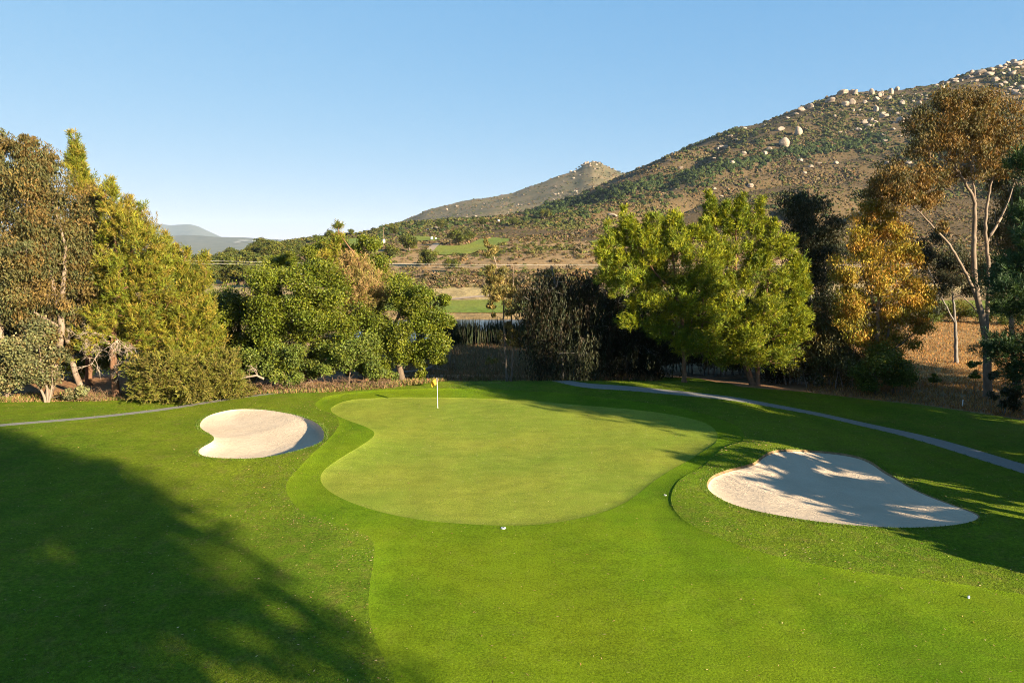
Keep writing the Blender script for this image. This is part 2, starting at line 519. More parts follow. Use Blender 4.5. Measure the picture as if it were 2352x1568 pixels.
def resample(p, step, closed=True):
    q = np.vstack([p, p[:1]]) if closed else p
    s = np.concatenate([[0], np.cumsum(np.hypot(*np.diff(q, axis=0).T))])
    n = max(8, int(s[-1] / step))
    tt = np.linspace(0, s[-1], n + 1)[:-1] if closed else np.linspace(0, s[-1], n + 1)
    return np.stack([np.interp(tt, s, q[:, 0]), np.interp(tt, s, q[:, 1])], -1)


def area(p):
    return .5 * np.sum(p[:, 0] * np.roll(p[:, 1], -1) - np.roll(p[:, 0], -1) * p[:, 1])


def outline(P, step):
    w = pick(P[:, 0], P[:, 1], 9, 80)[:, :2]
    w = smooth_closed(w)
    if area(w) < 0: w = w[::-1]
    return resample(w, step)


def inset(p, d):
    tg = norm(np.roll(p, -1, 0) - np.roll(p, 1, 0))
    nrm = np.stack([-tg[:, 1], tg[:, 0]], -1)       # inward for counter-clockwise
    return p + nrm * d


GREEN = outline(zp([(290, 165), (320, 140), (380, 120), (480, 112), (600, 108), (800, 108), (1000, 112), (1200, 122), (1400, 140), (1600, 155), (1800, 175), (1950, 200), (2050, 230), (2090, 265), (2095, 300), (2070, 335), (1980, 385), (1880, 440), (1790, 500), (1730, 550), (1660, 600), (1560, 640), (1450, 668), (1330, 690), (1200, 700), (1050, 700), (900, 692), (750, 680), (600, 655), (480, 625), (380, 590), (300, 550), (260, 515), (246, 480), (262, 445), (310, 410), (400, 355), (480, 305), (503, 280), (495, 262), (450, 240), (380, 215), (320, 190)], 612.5, 857.5, .4948), .35)
BUNK1 = outline(zp([(190, 440), (215, 385), (290, 320), (400, 275), (540, 240), (700, 212), (900, 207), (1100, 215), (1300, 240), (1480, 270), (1620, 300), (1740, 340), (1860, 385), (1950, 440), (2010, 510), (2028, 590), (2005, 670), (1920, 720), (1750, 780), (1550, 835), (1350, 880), (1150, 915), (950, 932), (750, 935), (500, 930), (330, 915), (220, 890), (170, 850), (175, 810), (230, 765), (330, 715), (390, 675), (408, 640), (385, 600), (320, 560), (240, 515), (200, 475)], 428.75, 906.5, .15625), .16)
BUNK2 = outline(zp([(405, 515), (430, 465), (500, 435), (600, 410), (700, 385), (740, 345), (800, 312), (900, 300), (1050, 305), (1200, 318), (1330, 340), (1420, 375), (1500, 435), (1580, 480), (1650, 530), (1760, 580), (1880, 625), (1980, 660), (2060, 690), (2088, 710), (2060, 735), (1960, 760), (1800, 775), (1600, 780), (1400, 772), (1200, 755), (1000, 730), (850, 705), (700, 675), (560, 635), (470, 590), (420, 550)], 1470, 918.75, .375), .16)
# apron and fairway: one mown sheet round the green that opens to the front
APR = np.array([(912, 1568), (880, 1510), (856, 1450), (845, 1400), (849, 1340), (859, 1290), (862, 1248), (842, 1226), (780, 1206), (705, 1182), (672, 1156), (655, 1125), (660, 1100), (700, 1060), (745, 1018), (772, 990), (782, 968), (768, 950), (730, 940), (722, 925), (745, 910), (800, 901), (900, 894), (1100, 892), (1300, 902), (1500, 925), (1620, 950), (1690, 975), (1712, 997), (1702, 1016), (1620, 1065), (1564, 1095), (1541, 1129), (1541, 1159), (1564, 1192), (1620, 1222), (1695, 1252), (1789, 1279), (1882, 1297), (1995, 1316), (2107, 1327), (2220, 1342), (2352, 1365), (2700, 1420), (3300, 1600), (2700, 2200), (1600, 2300), (1050, 1900)], float)
FAIR = outline(APR, .35)

# cart path: polyline in the picture, hidden middle stretch in plan
lp = pick([-500, -200, 0, 100, 200, 300, 400, 480, 540], [1030, 998, 976, 968, 960, 949, 936, 923, 913], 9, 80)[:, :2]
mp = np.array([(-17.5, 53.6), (-14, 54.6), (-10.6, 55.4), (-7.2, 56.8), (-4, 58.3), (0, 58.9), (3.2, 58.2)])
rp = pick([1330, 1450, 1600, 1750, 1900, 2050, 2200, 2352, 2600], [886, 891, 906, 927, 953, 988, 1029, 1075, 1160], 9, 80)[:, :2]
PATHC = resample(np.vstack([lp, mp, rp]), .8, False)
for _ in range(6):
    PATHC[1:-1] = .25 * PATHC[:-2] + .5 * PATHC[1:-1] + .25 * PATHC[2:]
ptg = norm(np.gradient(PATHC, axis=0)); pnr = np.stack([-ptg[:, 1], ptg[:, 0]], -1)
phw = (.42 + .36 * sstep(-8, 8, PATHC[:, 0]))[:, None]
PATH = np.vstack([PATHC + pnr * phw, (PATHC - pnr * phw)[::-1]])
if area(PATH) < 0: PATH = PATH[::-1]
# edge of the lawn where the trees stand
lawn_edge = np.array([(-400, 956), (0, 922), (200, 920), (420, 913), (600, 904), (760, 899), (900, 889), (1000, 877)], float)
le = pick(lawn_edge[:, 0], lawn_edge[:, 1], 9, 80)[:, :2]
re_ = np.array([(1250, 868), (1420, 862), (1600, 868), (1700, 888), (1850, 900), (2000, 918), (2120, 930), (2260, 950), (2352, 965), (2700, 1010)], float)
re_w = pick(re_[:, 0], re_[:, 1], 9, 80)[:, :2]
LAWN_EDGE = np.vstack([[(-140, 47)], le, [(-3, 62.5), (2, 62.5)], re_w[1:], [(140, 30)]])


def bunker_z(x, y):
    dz = np.zeros(np.shape(x))
    for poly, depth, k in ((BUNK1, .50, 1), (BUNK2, .45, 2)):
        ins = inside(x, y, poly)
        if not ins.any(): continue
        d = seg_dist(x[ins], y[ins], poly, True)
        # lip height depends on which side of the pit the edge is
        c = poly.mean(0)
        if k == 1:
            w = np.clip(((x[ins] - c[0]) * .8 + (y[ins] - c[1]) * -.6) / 3.2 + .35, 0, 1)
            lip = .06 + .42 * w
        else:
            w = np.clip(((x[ins] - c[0]) * -.2 + (y[ins] - c[1]) * 1.0) / 2.5 + .3, 0, 1)
            lip = .035 + .075 * w
        dd = lip * np.clip(d / .05, 0, 1) + depth * (1 - np.exp(-np.maximum(d - .05, 0) / 1.3)) * (.5 + .5 * (1 - w))
        t_ = np.zeros(np.shape(x)); t_[ins] = dd
        dz = dz - t_
    ins = dz < -.12
    if ins.any(): dz[ins] += .022 * fbm(x[ins], y[ins], .9, 3) + .03 * fbm(x[ins], y[ins], 2.6, 2)
    return dz


def turf_step(x, y):
    """rough stands a little above the apron, the apron above the green"""
    z = np.zeros(np.shape(x))
    ig = inside(x, y, GREEN); ifw = inside(x, y, FAIR) | ig
    z = np.where(ifw, z, z + .0)
    dF = seg_dist(x, y, FAIR, True); dG = seg_dist(x, y, GREEN, True)
    z = z - np.where(ifw, -.0 + .040 * np.clip(dF / .10, 0, 1), 0)
    z = z - np.where(ig, .022 * np.clip(dG / .08, 0, 1), 0)
    return z


def H(x, y):
    x = np.atleast_1d(np.asarray(x, float)); y = np.atleast_1d(np.asarray(y, float))
    z = H0(x, y)
    nr = (y > 9) & (y < 62) & (np.abs(x) < 60)
    if nr.any():
        xs, ys = x[nr], y[nr]
        z[nr] += bunker_z(xs, ys) + turf_step(xs, ys)
        ip = inside(xs, ys, PATH)
        z[nr] -= np.where(ip, .03, 0)
    return z


# ------------------------------------------------------------------ near ground: one triangulated sheet split by surface
def build_ground():
    loops = [GREEN, inset(GREEN, .08), FAIR, inset(FAIR, .10), BUNK1, inset(BUNK1, .055), BUNK2, inset(BUNK2, .055), PATH]
    pts = []; edges = []
    for lp_ in loops:
        s = len(pts); n = len(lp_)
        pts += [tuple(p) for p in lp_]
        edges += [(s + i, s + (i + 1) % n) for i in range(n)]
    s = len(pts); pts += [tuple(p) for p in LAWN_EDGE]
    edges += [(s + i, s + i + 1) for i in range(len(LAWN_EDGE) - 1)]
    def grid(x0, x1, y0, y1, st):
        gx, gy = np.meshgrid(np.arange(x0, x1, st), np.arange(y0, y1, st))
        j = rng.uniform(-.25, .25, (2,) + gx.shape) * st
        return np.stack([(gx + j[0]).ravel(), (gy + j[1]).ravel()], -1)
    A = grid(-70, 70, 12, 62.6, .75)
    A = A[np.abs(A[:, 0]) < A[:, 1] * .9 + 6]
    B = grid(-160, 160, -120, 62.6, 6.0)
    B = B[~((np.abs(B[:, 0]) < B[:, 1] * .9 + 8) & (B[:, 1] > 8))]
    Sx = []
    for poly in (BUNK1, BUNK2):
        lo, hi = poly.min(0), poly.max(0)
        g_ = grid(lo[0], hi[0], lo[1], hi[1], .22)
        ok = inside(g_[:, 0], g_[:, 1], poly); ok[ok] = seg_dist(g_[ok, 0], g_[ok, 1], poly, True) > .15
        Sx.append(g_[ok])
    keep = np.ones(len(A), bool)
    for lp_ in loops:
        keep &= seg_dist(A[:, 0], A[:, 1], lp_, True) > .22
    for poly in (BUNK1, BUNK2):
        keep &= ~inside(A[:, 0], A[:, 1], poly)
    edge = np.array([(x, 62.6) for x in np.arange(-160, 160.1, 1.5)])
    P_ = np.vstack([np.array(pts), A[keep], B, edge] + Sx)
    v2, _e, f2, *_ = delaunay_2d_cdt([Vector(p) for p in P_], edges, [], 0, 1e-5)
    v = np.array([(p.x, p.y) for p in v2]); f = np.array([t_ for t_ in f2 if len(t_) == 3], np.int32)
    a2 = (v[f[:, 1], 0] - v[f[:, 0], 0]) * (v[f[:, 2], 1] - v[f[:, 0], 1]) - (v[f[:, 2], 0] - v[f[:, 0], 0]) * (v[f[:, 1], 1] - v[f[:, 0], 1])
    f[a2 < 0] = f[a2 < 0][:, ::-1]
    z = H0(v[:, 0], v[:, 1])
    nr = (v[:, 1] > 9) & (np.abs(v[:, 0]) < 70)
    # the rings lie exactly on the outlines, so nudge the sampling by distance rather than inside()
    z[nr] += bunker_z(v[nr, 0], v[nr, 1]) + turf_step(v[nr, 0], v[nr, 1])
    c = v[f].mean(1)
    cx_, cy_ = c[:, 0], c[:, 1]
    ig = inside(cx_, cy_, GREEN); i1 = inside(cx_, cy_, BUNK1); i2 = inside(cx_, cy_, BUNK2)
    ip = inside(cx_, cy_, PATH) & ~i1 & ~i2
    ifw = inside(cx_, cy_, FAIR) & ~ig & ~i1 & ~i2 & ~ip
    bare = (cy_ > np.interp(cx_, LAWN_EDGE[:, 0], LAWN_EDGE[:, 1])) & ~ip
    lit = bare & (cx_ < 30)
    dry = bare & ~lit
    rest = ~(ig | i1 | i2 | ip | ifw | bare)
    V = np.column_stack([v, z])
    def sub(name, mask, mat, lift=0., **kw):
        ff = f[mask]; u, inv = np.unique(ff, return_inverse=True)
        vv = V[u].copy(); vv[:, 2] += lift
        o = mesh_np(name, vv, inv.reshape(-1, 3), mat, smooth=True)
        tag(o, kind='structure', **kw); return o
    sub('ground', rest, M['rough'], label='rough mown grass around the green and bunkers', cat='lawn')
    sub('fairway', ifw, M['fairway'], label='short bright grass apron and fairway in front of the green', cat='fairway')
    sub('putting_green', ig, M['green'], label='smooth light green putting surface with the flag', cat='putting green')
    sub('leaf_litter_ground', lit, M['litter_soil'], label='reddish brown leaf litter under the trees', cat='ground')
    sub('dry_ground', dry, M['dryground'], label='dry brown grass ground below the tall pale trunks', cat='ground')
    sub('cart_path', ip, M['path'], label='narrow grey asphalt cart path curving past the green', cat='path')
    for nm, mk, poly, lab in (('sand_bunker', i1, BUNK1, 'kidney shaped sunlit sand bunker with a dark shadow under its lip'),
                              ('sand_bunker', i2, BUNK2, 'large teardrop sand bunker mostly in tree shade')):
        d = seg_dist(cx_, cy_, poly, True)
        o = sub(nm, mk, M['sand'], label=lab, cat='bunker')
        o.data.materials.append(M['lip'])
        o.data.polygons.foreach_set('material_index', ((d[mk] < .055) & (poly is BUNK2)).astype(np.int32))


build_ground()
print('ground', round(time.time() - T0, 1))

# ------------------------------------------------------------------ far terrain
def build_terrain():
    na, nd = 460, 330
    a = np.linspace(-1.42, 1.42, na); d = np.exp(np.linspace(math.log(61.0), math.log(1690), nd))
    A_, D_ = np.meshgrid(a, d, indexing='ij')
    x, y = A_ * D_, D_
    z = H0(x, y)
    z = z - .06 * sstep(63, 61, y)
    n = fbm(x, y, 60, 4)
    tan = np.array([.40, .27, .12]); brown = np.array([.17, .115, .06]); scrub = np.array([.118, .082, .040]); gold = np.array([.48, .36, .17])
    col = np.zeros(x.shape + (3,)) + scrub
    w = sstep(420, 300, y)[..., None]; col = col * (1 - w) + np.array([.40, .26, .125]) * w
    w = (sstep(215, 195, y) * sstep(160, 172, y))[..., None]; col = col * (1 - w) + gold * w
    w = sstep(165, 150, y)[..., None]; col = col * (1 - w) + tan * w
    w = (sstep(99, 92, y) * sstep(.5, .4, A_))[..., None]; col = col * (1 - w) + brown * w
    w = (sstep(140, 120, y) * sstep(.5, .56, A_))[..., None]; col = col * (1 - w) + np.array([.46, .29, .12]) * w
    w = sstep(.1, .35, n)[..., None] * .4; col = col * (1 - w) + col * 1.25 * w
    i = np.arange(na - 1)[:, None]; j = np.arange(nd - 1)[None]
    f = np.stack([i * nd + j, (i + 1) * nd + j, (i + 1) * nd + j + 1, i * nd + j + 1], -1).reshape(-1, 4)
    o = mesh_np('hillside', np.stack([x, y, z], -1).reshape(-1, 3), f, M['terrain'], ALB * col.reshape(-1, 3), smooth=True)
    tag(o, 'brown scrub covered hillside rising behind the trees', 'hill', kind='structure')


build_terrain()


def ridge(name, dists, lines, mat, noise_amp, noise_scale, label, na=260, nd=60, arange=(-1.2, 1.2), kind='structure'):
    a = np.linspace(*arange, na); z = []
    for d, pl in zip(dists, lines):
        p = np.array(pl, float); w = at(p[:, 0], p[:, 1], d)
        z.append(np.interp(a, w[:, 0] / d, w[:, 2]))
    z = np.array(z); ds = np.linspace(dists[0], dists[-1], nd)
    zz = np.stack([np.interp(ds, dists, z[:, i]) for i in range(na)])
    A_, D_ = np.meshgrid(a, ds, indexing='ij')
    x, y = A_ * D_, D_
    zz = zz + noise_amp * fbm(x, y, noise_scale, 6) * sstep(dists[0] - 1, dists[0] + 200, D_)
    i = np.arange(na - 1)[:, None]; j = np.arange(nd - 1)[None]
    f = np.stack([i * nd + j, (i + 1) * nd + j, (i + 1) * nd + j + 1, i * nd + j + 1], -1).reshape(-1, 4)
    o = mesh_np(name, np.stack([x, y, zz], -1).reshape(-1, 3), f, mat, smooth=True)
    tag(o, label, 'mountain', kind=kind)
    def zat(px, d):
        xx = ray(px, 450)[0] / ray(px, 450)[1]
        return 0
    return (a, ds, zz)


PEAK = ridge('peak', [1500, 1750, 2000, 2200, 2500],
             [[(500, 620), (900, 590), (1200, 570), (1450, 540), (1800, 520)],
              [(500, 610), (860, 545), (985, 515), (1090, 492), (1180, 478), (1330, 440), (1360, 435), (1445, 450), (1600, 470), (1800, 480)],
              [(500, 600), (800, 550), (900, 508), (985, 472), (1090, 449), (1180, 433), (1250, 405), (1325, 378), (1342, 366), (1360, 361), (1378, 366), (1400, 376), (1445, 396), (1520, 430), (1600, 450), (1800, 480)],
              [(500, 610), (900, 540), (1180, 470), (1360, 410), (1445, 430), (1800, 500)],
              [(500, 640), (1180, 560), (1360, 540), (1800, 560)]],
             M['peakmat'], 26, 320, 'brown rocky peak behind the main hillside', arange=(-.45, .4))
LOWM = ridge('low_mountain', [3800, 5200, 6700, 7500],
      [[(-1500, 640), (3000, 640)],
       [(-1500, 560), (200, 572), (400, 582), (520, 590), (700, 600), (900, 610), (3000, 620)],
       [(-1500, 520), (200, 545), (330, 544), (420, 538), (500, 543), (560, 545), (640, 549), (700, 556), (800, 570), (1000, 590), (3000, 610)],
       [(-1500, 560), (400, 570), (700, 590), (3000, 620)]],
      M['mountain'], 22, 900, 'low hazy mountain beyond the valley', arange=(-1.2, .3))
ridge('far_mountain', [8500, 11800, 13000],
      [[(-1500, 600), (3000, 600)],
       [(-1500, 480), (100, 520), (250, 508), (300, 503), (330, 503), (360, 512), (392, 516), (415, 514), (435, 513), (455, 518), (480, 530), (510, 544), (560, 560), (3000, 610)],
       [(-1500, 540), (300, 540), (500, 580), (3000, 620)]],
      M['mountain'], 30, 1500, 'distant blue mountain on the horizon', arange=(-1.2, .3))
# valley floor that closes the view between the ridges
vf = np.array([(-16000, 1600, -45), (3000, 1600, -45), (3000, 14000, -45), (-16000, 14000, -45)], float)
tag(mesh_np('valley_floor', vf, np.array([[0, 1, 2, 3]]), M['mountain']), 'flat valley floor before the far mountains', 'valley', kind='structure')

# pond
wx = np.array([(-21, 99), (-8, 99.5), (10, 99), (30, 99.5), (52, 101), (66, 108), (68, 124), (60, 138), (20, 139), (-14, 139), (-25, 132), (-27, 112)], float)
ww = smooth_closed(wx)
o = mesh_np('pond_water', np.column_stack([ww, np.full(len(ww), -2.62)]), np.arange(len(ww))[None], M['water'])
tag(o, 'narrow blue strip of pond water beyond the reeds', 'pond', kind='structure')


def drape(name, poly_px, mat, lift, label, cat, step=2.0, lo=90, hi=1690, world=None):
    """a sheet laid over the far terrain inside an outline"""
    if world is None:
        p = np.array(poly_px, float); w = pick(p[:, 0], p[:, 1], lo, hi)[:, :2]
    else:
        w = np.array(world, float)
    w = smooth_closed(w)
    if area(w) < 0: w = w[::-1]
    w = resample(w, step)
    lo_, hi_ = w.min(0), w.max(0)
    gx, gy = np.meshgrid(np.arange(lo_[0], hi_[0], step), np.arange(lo_[1], hi_[1], step))
    g_ = np.stack([gx.ravel(), gy.ravel()], -1)
    ok = inside(g_[:, 0], g_[:, 1], w); g_ = g_[ok]
    if len(g_): g_ = g_[seg_dist(g_[:, 0], g_[:, 1], w, True) > step * .4]
    n = len(w)
    v2, _e, f2, *_ = delaunay_2d_cdt([Vector(q) for q in np.vstack([w, g_])], [(i, (i + 1) % n) for i in range(n)], [], 1, 1e-4)
    v = np.array([(q.x, q.y) for q in v2]); f = np.array([t_ for t_ in f2 if len(t_) == 3], np.int32)
    a2 = (v[f[:, 1], 0] - v[f[:, 0], 0]) * (v[f[:, 2], 1] - v[f[:, 0], 1]) - (v[f[:, 2], 0] - v[f[:, 0], 0]) * (v[f[:, 1], 1] - v[f[:, 0], 1])
    f[a2 < 0] = f[a2 < 0][:, ::-1]
    o = mesh_np(name, np.column_stack([v, H0(v[:, 0], v[:, 1]) + lift]), f, mat, smooth=True)
    return tag(o, label, cat, kind='structure'), w


KEEPOUT = []
for args in (('fairway', None, M['farfair'], .12, 'sunlit fairway on the far side of the pond', 'fairway', 2.5, 90, 1690,
              [(-60, 150), (-30, 143), (-10, 142), (10, 142), (40, 143), (64, 142), (85, 150), (90, 165), (60, 170), (20, 172), (-8, 168), (-30, 166), (-60, 165)]),
             ('fairway', [(985, 585), (1020, 588), (1060, 585), (1100, 582), (1130, 572), (1160, 560), (1175, 550), (1150, 545), (1120, 547), (1090, 558), (1060, 566), (1020, 566), (1000, 562), (985, 575)], M['farfair'], .3, 'green tee strip on the hillside beside the pale path', 'fairway', 3.),
             ('fairway', [(1345, 560), (1440, 561), (1560, 561), (1560, 552), (1440, 550), (1350, 551)], M['farfair'], .4, 'thin green fairway strip behind the bright pines', 'fairway', 3.),
             ('fairway', [(660, 580), (720, 566), (790, 556), (800, 548), (850, 550), (840, 566), (740, 583), (680, 590)], M['farfair'], .4, 'green and tan clearing on the ridge above the oak wood', 'fairway', 3.),
             ('fairway', [(935, 549), (1010, 553), (1012, 548), (980, 544), (940, 543)], M['farfair'], .4, 'small green tee on the hillside by the parked cart', 'fairway', 2.),
             ('fairway', [(470, 700), (560, 700), (560, 676), (470, 676)], M['farfair'], .15, 'small patch of far fairway seen beside the oak wood', 'fairway', 3.),
             ('fairway', [(2080, 728), (2352, 730), (2500, 730), (2500, 690), (2352, 692), (2080, 694)], M['farfair'], .15, 'far green strip seen through the tall pale trunks', 'fairway', 3.)):
    o, w = drape(*args); KEEPOUT.append(w)
for args in (('hill_path', [(968, 584), (985, 584), (1006, 566), (1012, 560), (1000, 558), (990, 566), (975, 578)], M['dirtpath'], .35, 'pale path beside the hillside tee', 'path', 2.),
             ('hill_path', [(1630, 486), (1650, 487), (1690, 503), (1720, 516), (1712, 518), (1680, 507), (1640, 492)], M['dirtpath'], .5, 'pinkish dirt track cut across the brown slope', 'path', 3.),
             ('hill_path', [(1030, 690), (1110, 682), (1200, 680), (1200, 677), (1100, 678.5), (1030, 686)], M['dirtpath'], .15, 'pale cart path along the top of the pond fairway', 'path', 1.),
             ('hill_path', [(975, 527), (1010, 519), (1035, 513), (1040, 516), (1010, 524), (980, 531)], M['dirtpath'], .5, 'short dirt track in the scrub above the parked cart', 'path', 3.)):
    o, w = drape(*args); KEEPOUT.append(w)
print('terrain', round(time.time() - T0, 1))

# ------------------------------------------------------------------ leaves and trees
def kites(c, ax, sd, L, W, col):
    """leaf shaped quads: centres c, long axes ax, side vectors sd"""
    n = len(c); L = np.broadcast_to(L, (n,))[:, None]; W = np.broadcast_to(W, (n,))[:, None]
    v = np.stack([c - ax * L * .5, c + sd * W * .5 + ax * L * .05, c + ax * L * .5, c - sd * W * .5 + ax * L * .05], 1)
    f = np.arange(4 * n).reshape(n, 4)
    return v.reshape(-1, 3), f, np.repeat(col, 4, 0)


def rnd_dirs(n):
    return norm(rng.normal(size=(n, 3)))


def leaf_col(base, n, var=.25, hue=.15):
    b = np.array(base, float)
    if b.ndim == 1: b = np.repeat(b[None], n, 0)
    return np.clip(.78 * b * np.exp(rng.normal(0, var, (n, 1))) * np.exp(rng.normal(0, hue, (n, 3))), .003, .9)


SPECIES = {
    'oak': dict(kind='broad', L=(.13, .21), W=.64, sig=.36, n=175, cols=[(.105, .130, .008), (.130, .150, .009), (.080, .105, .008), (.155, .165, .012)], mat='leaf', bark='bark_oak'),
    'greybush': dict(kind='broad', L=(.16, .26), W=.6, sig=.40, n=100, cols=[(.15, .155, .065), (.17, .155, .055), (.13, .135, .06), (.20, .155, .07)], mat='euc', bark='bark_euc'),
    'bush': dict(kind='broad', L=(.14, .22), W=.6, sig=.34, n=110, cols=[(.12, .155, .022), (.145, .165, .02), (.095, .125, .02)], mat='leaf', bark='bark_oak'),
    'euc': dict(kind='hang', L=(.20, .34), W=.30, sig=.38, n=120, cols=[(.145, .108, .034), (.120, .110, .038), (.165, .108, .032), (.100, .105, .040)], mat='euc', bark='bark_euc'),
    'browneuc': dict(kind='hang', L=(.20, .32), W=.30, sig=.38, n=120, cols=[(.195, .122, .034), (.15, .108, .034), (.225, .130, .034), (.115, .098, .034)], mat='euc', bark='bark_euc'),
    'oliveeuc': dict(kind='hang', L=(.20, .32), W=.28, sig=.36, n=110, cols=[(.20, .165, .045), (.235, .165, .045), (.165, .145, .045), (.25, .19, .06)], mat='euc', bark='bark_euc'),
    'goldeuc': dict(kind='hang', L=(.20, .34), W=.32, sig=.36, n=100, cols=[(.38, .235, .030), (.32, .225, .028), (.26, .205, .022), (.38, .205, .036), (.20, .18, .022)], mat='euc', bark='bark_euc'),
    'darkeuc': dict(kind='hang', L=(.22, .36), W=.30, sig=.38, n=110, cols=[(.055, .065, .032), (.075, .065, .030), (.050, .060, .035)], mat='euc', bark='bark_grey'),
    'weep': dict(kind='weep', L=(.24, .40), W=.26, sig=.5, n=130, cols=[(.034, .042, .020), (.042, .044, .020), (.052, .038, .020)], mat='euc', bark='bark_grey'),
    'pine': dict(kind='needle', L=(.28, .42), W=.045, sig=.36, n=8, nn=17, cols=[(.215, .235, .009), (.27, .27, .010), (.165, .195, .009), (.12, .16, .012)], mat='needle', bark='bark_pine'),
    'oldpine': dict(kind='needle', L=(.28, .42), W=.045, sig=.38, n=7, nn=17, cols=[(.205, .180, .018), (.175, .175, .014), (.235, .180, .024), (.130, .150, .012)], mat='needle', bark='bark_pine'),
    'deadpine': dict(kind='needle', L=(.28, .42), W=.04, sig=.42, n=6, nn=15, cols=[(.30, .19, .075), (.26, .19, .06), (.22, .19, .04)], mat='needle', bark='bark_pine'),
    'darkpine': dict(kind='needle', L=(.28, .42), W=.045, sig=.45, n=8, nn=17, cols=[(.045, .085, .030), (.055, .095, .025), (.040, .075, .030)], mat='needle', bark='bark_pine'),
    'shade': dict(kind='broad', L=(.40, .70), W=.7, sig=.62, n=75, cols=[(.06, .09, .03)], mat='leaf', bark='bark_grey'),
    'feather': dict(kind='needle', L=(.22, .38), W=.06, sig=.5, n=10, nn=14, up=.1, cols=[(.165, .155, .026), (.19, .165, .034), (.145, .145, .022), (.18, .15, .04)], mat='straw', bark='bark_grey'),
}


def make_leaves(sp, cen, size, outc, dens=1.0, colbias=None):
    """leaf faces for clusters: centres cen (k x 3), sizes (k,), crown centre outc"""
    k = len(cen)
    n = max(2, int(sp['n'] * dens)); kind = sp['kind']
    idx = np.repeat(np.arange(k), n); N = len(idx)
    cols = np.array(sp['cols']); ci = rng.integers(0, len(cols), k)
    ccol = cols[ci] * np.exp(rng.normal(0, .16, (k, 1)))
    out = norm(cen - outc + rng.normal(0, .3, cen.shape))
    s = (size * sp['sig'])[idx, None]
    if kind in ('broad', 'hang', 'feather'):
        off = rng.normal(size=(N, 3)); r = np.linalg.norm(off, axis=1, keepdims=True)
        off = off / r * np.minimum(r, 2.1) * s * np.array([1, 1, .75])
        c = cen[idx] + off
        if kind == 'broad':
            ax = norm(rnd_dirs(N) + .5 * out[idx])
            nr = norm(rnd_dirs(N) * .9 + np.array([0, 0, .55]) + .35 * out[idx])
        elif kind == 'hang':
            ax = norm(rnd_dirs(N) * .65 + np.array([0, 0, -.8]))
            nr = norm(rnd_dirs(N))
        else:
            ax = norm(rnd_dirs(N) * .7 + out[idx] * .7 + np.array([0, 0, .1])); nr = rnd_dirs(N)
    elif kind == 'weep':
        # strands that fall from each cluster
        ns = 9
        so = rng.normal(size=(k, ns, 3)) * (size * .55)[:, None, None] * np.array([1, 1, .5])
        sid = rng.integers(0, ns, N); tt = rng.random(N) ** .8
        ln = rng.uniform(1.2, 3.4, (k, ns))
        c = cen[idx] + so[idx, sid] + rng.normal(0, .09, (N, 3))
        c[:, 2] -= tt * ln[idx, sid]
        ax = norm(rnd_dirs(N) * .45 + np.array([0, 0, -1])); nr = rnd_dirs(N)
    if kind == 'needle':
        nn = sp['nn']
        off = rng.normal(size=(N, 3)); r = np.linalg.norm(off, axis=1, keepdims=True)
        off = off / r * np.minimum(r, 2.0) * s * np.array([1, 1, .8])
        up = np.array([0, 0, sp.get('up', .75)])
        sax = norm(norm(off) * .55 + out[idx] * .45 + up + rng.normal(0, .3, (N, 3)))
        slen = rng.uniform(.35, .75, N) * size[idx] ** .3
        tt = rng.random((N, nn))
        c = (cen[idx] + off)[:, None] + sax[:, None] * (tt * slen[:, None])[..., None]
        nd_ = norm(rng.normal(size=(N, nn, 3)) * .55 + sax[:, None] * .85)
        L = rng.uniform(*sp['L'], (N, nn)); c = c + nd_ * (L * .5)[..., None]
        sd = norm(np.cross(nd_, rng.normal(size=(N, nn, 3))))
        col = leaf_col(np.repeat(ccol[idx], nn, 0), N * nn, .16, .07)
        return kites(c.reshape(-1, 3), nd_.reshape(-1, 3), sd.reshape(-1, 3), L.ravel(), np.full(N * nn, sp['W']), col)
    sd = norm(np.cross(ax, nr))
    L = rng.uniform(*sp['L'], N)
    col = leaf_col(ccol[idx], N, .15, .05)
    return kites(c, ax, sd, L, L * sp['W'], col)


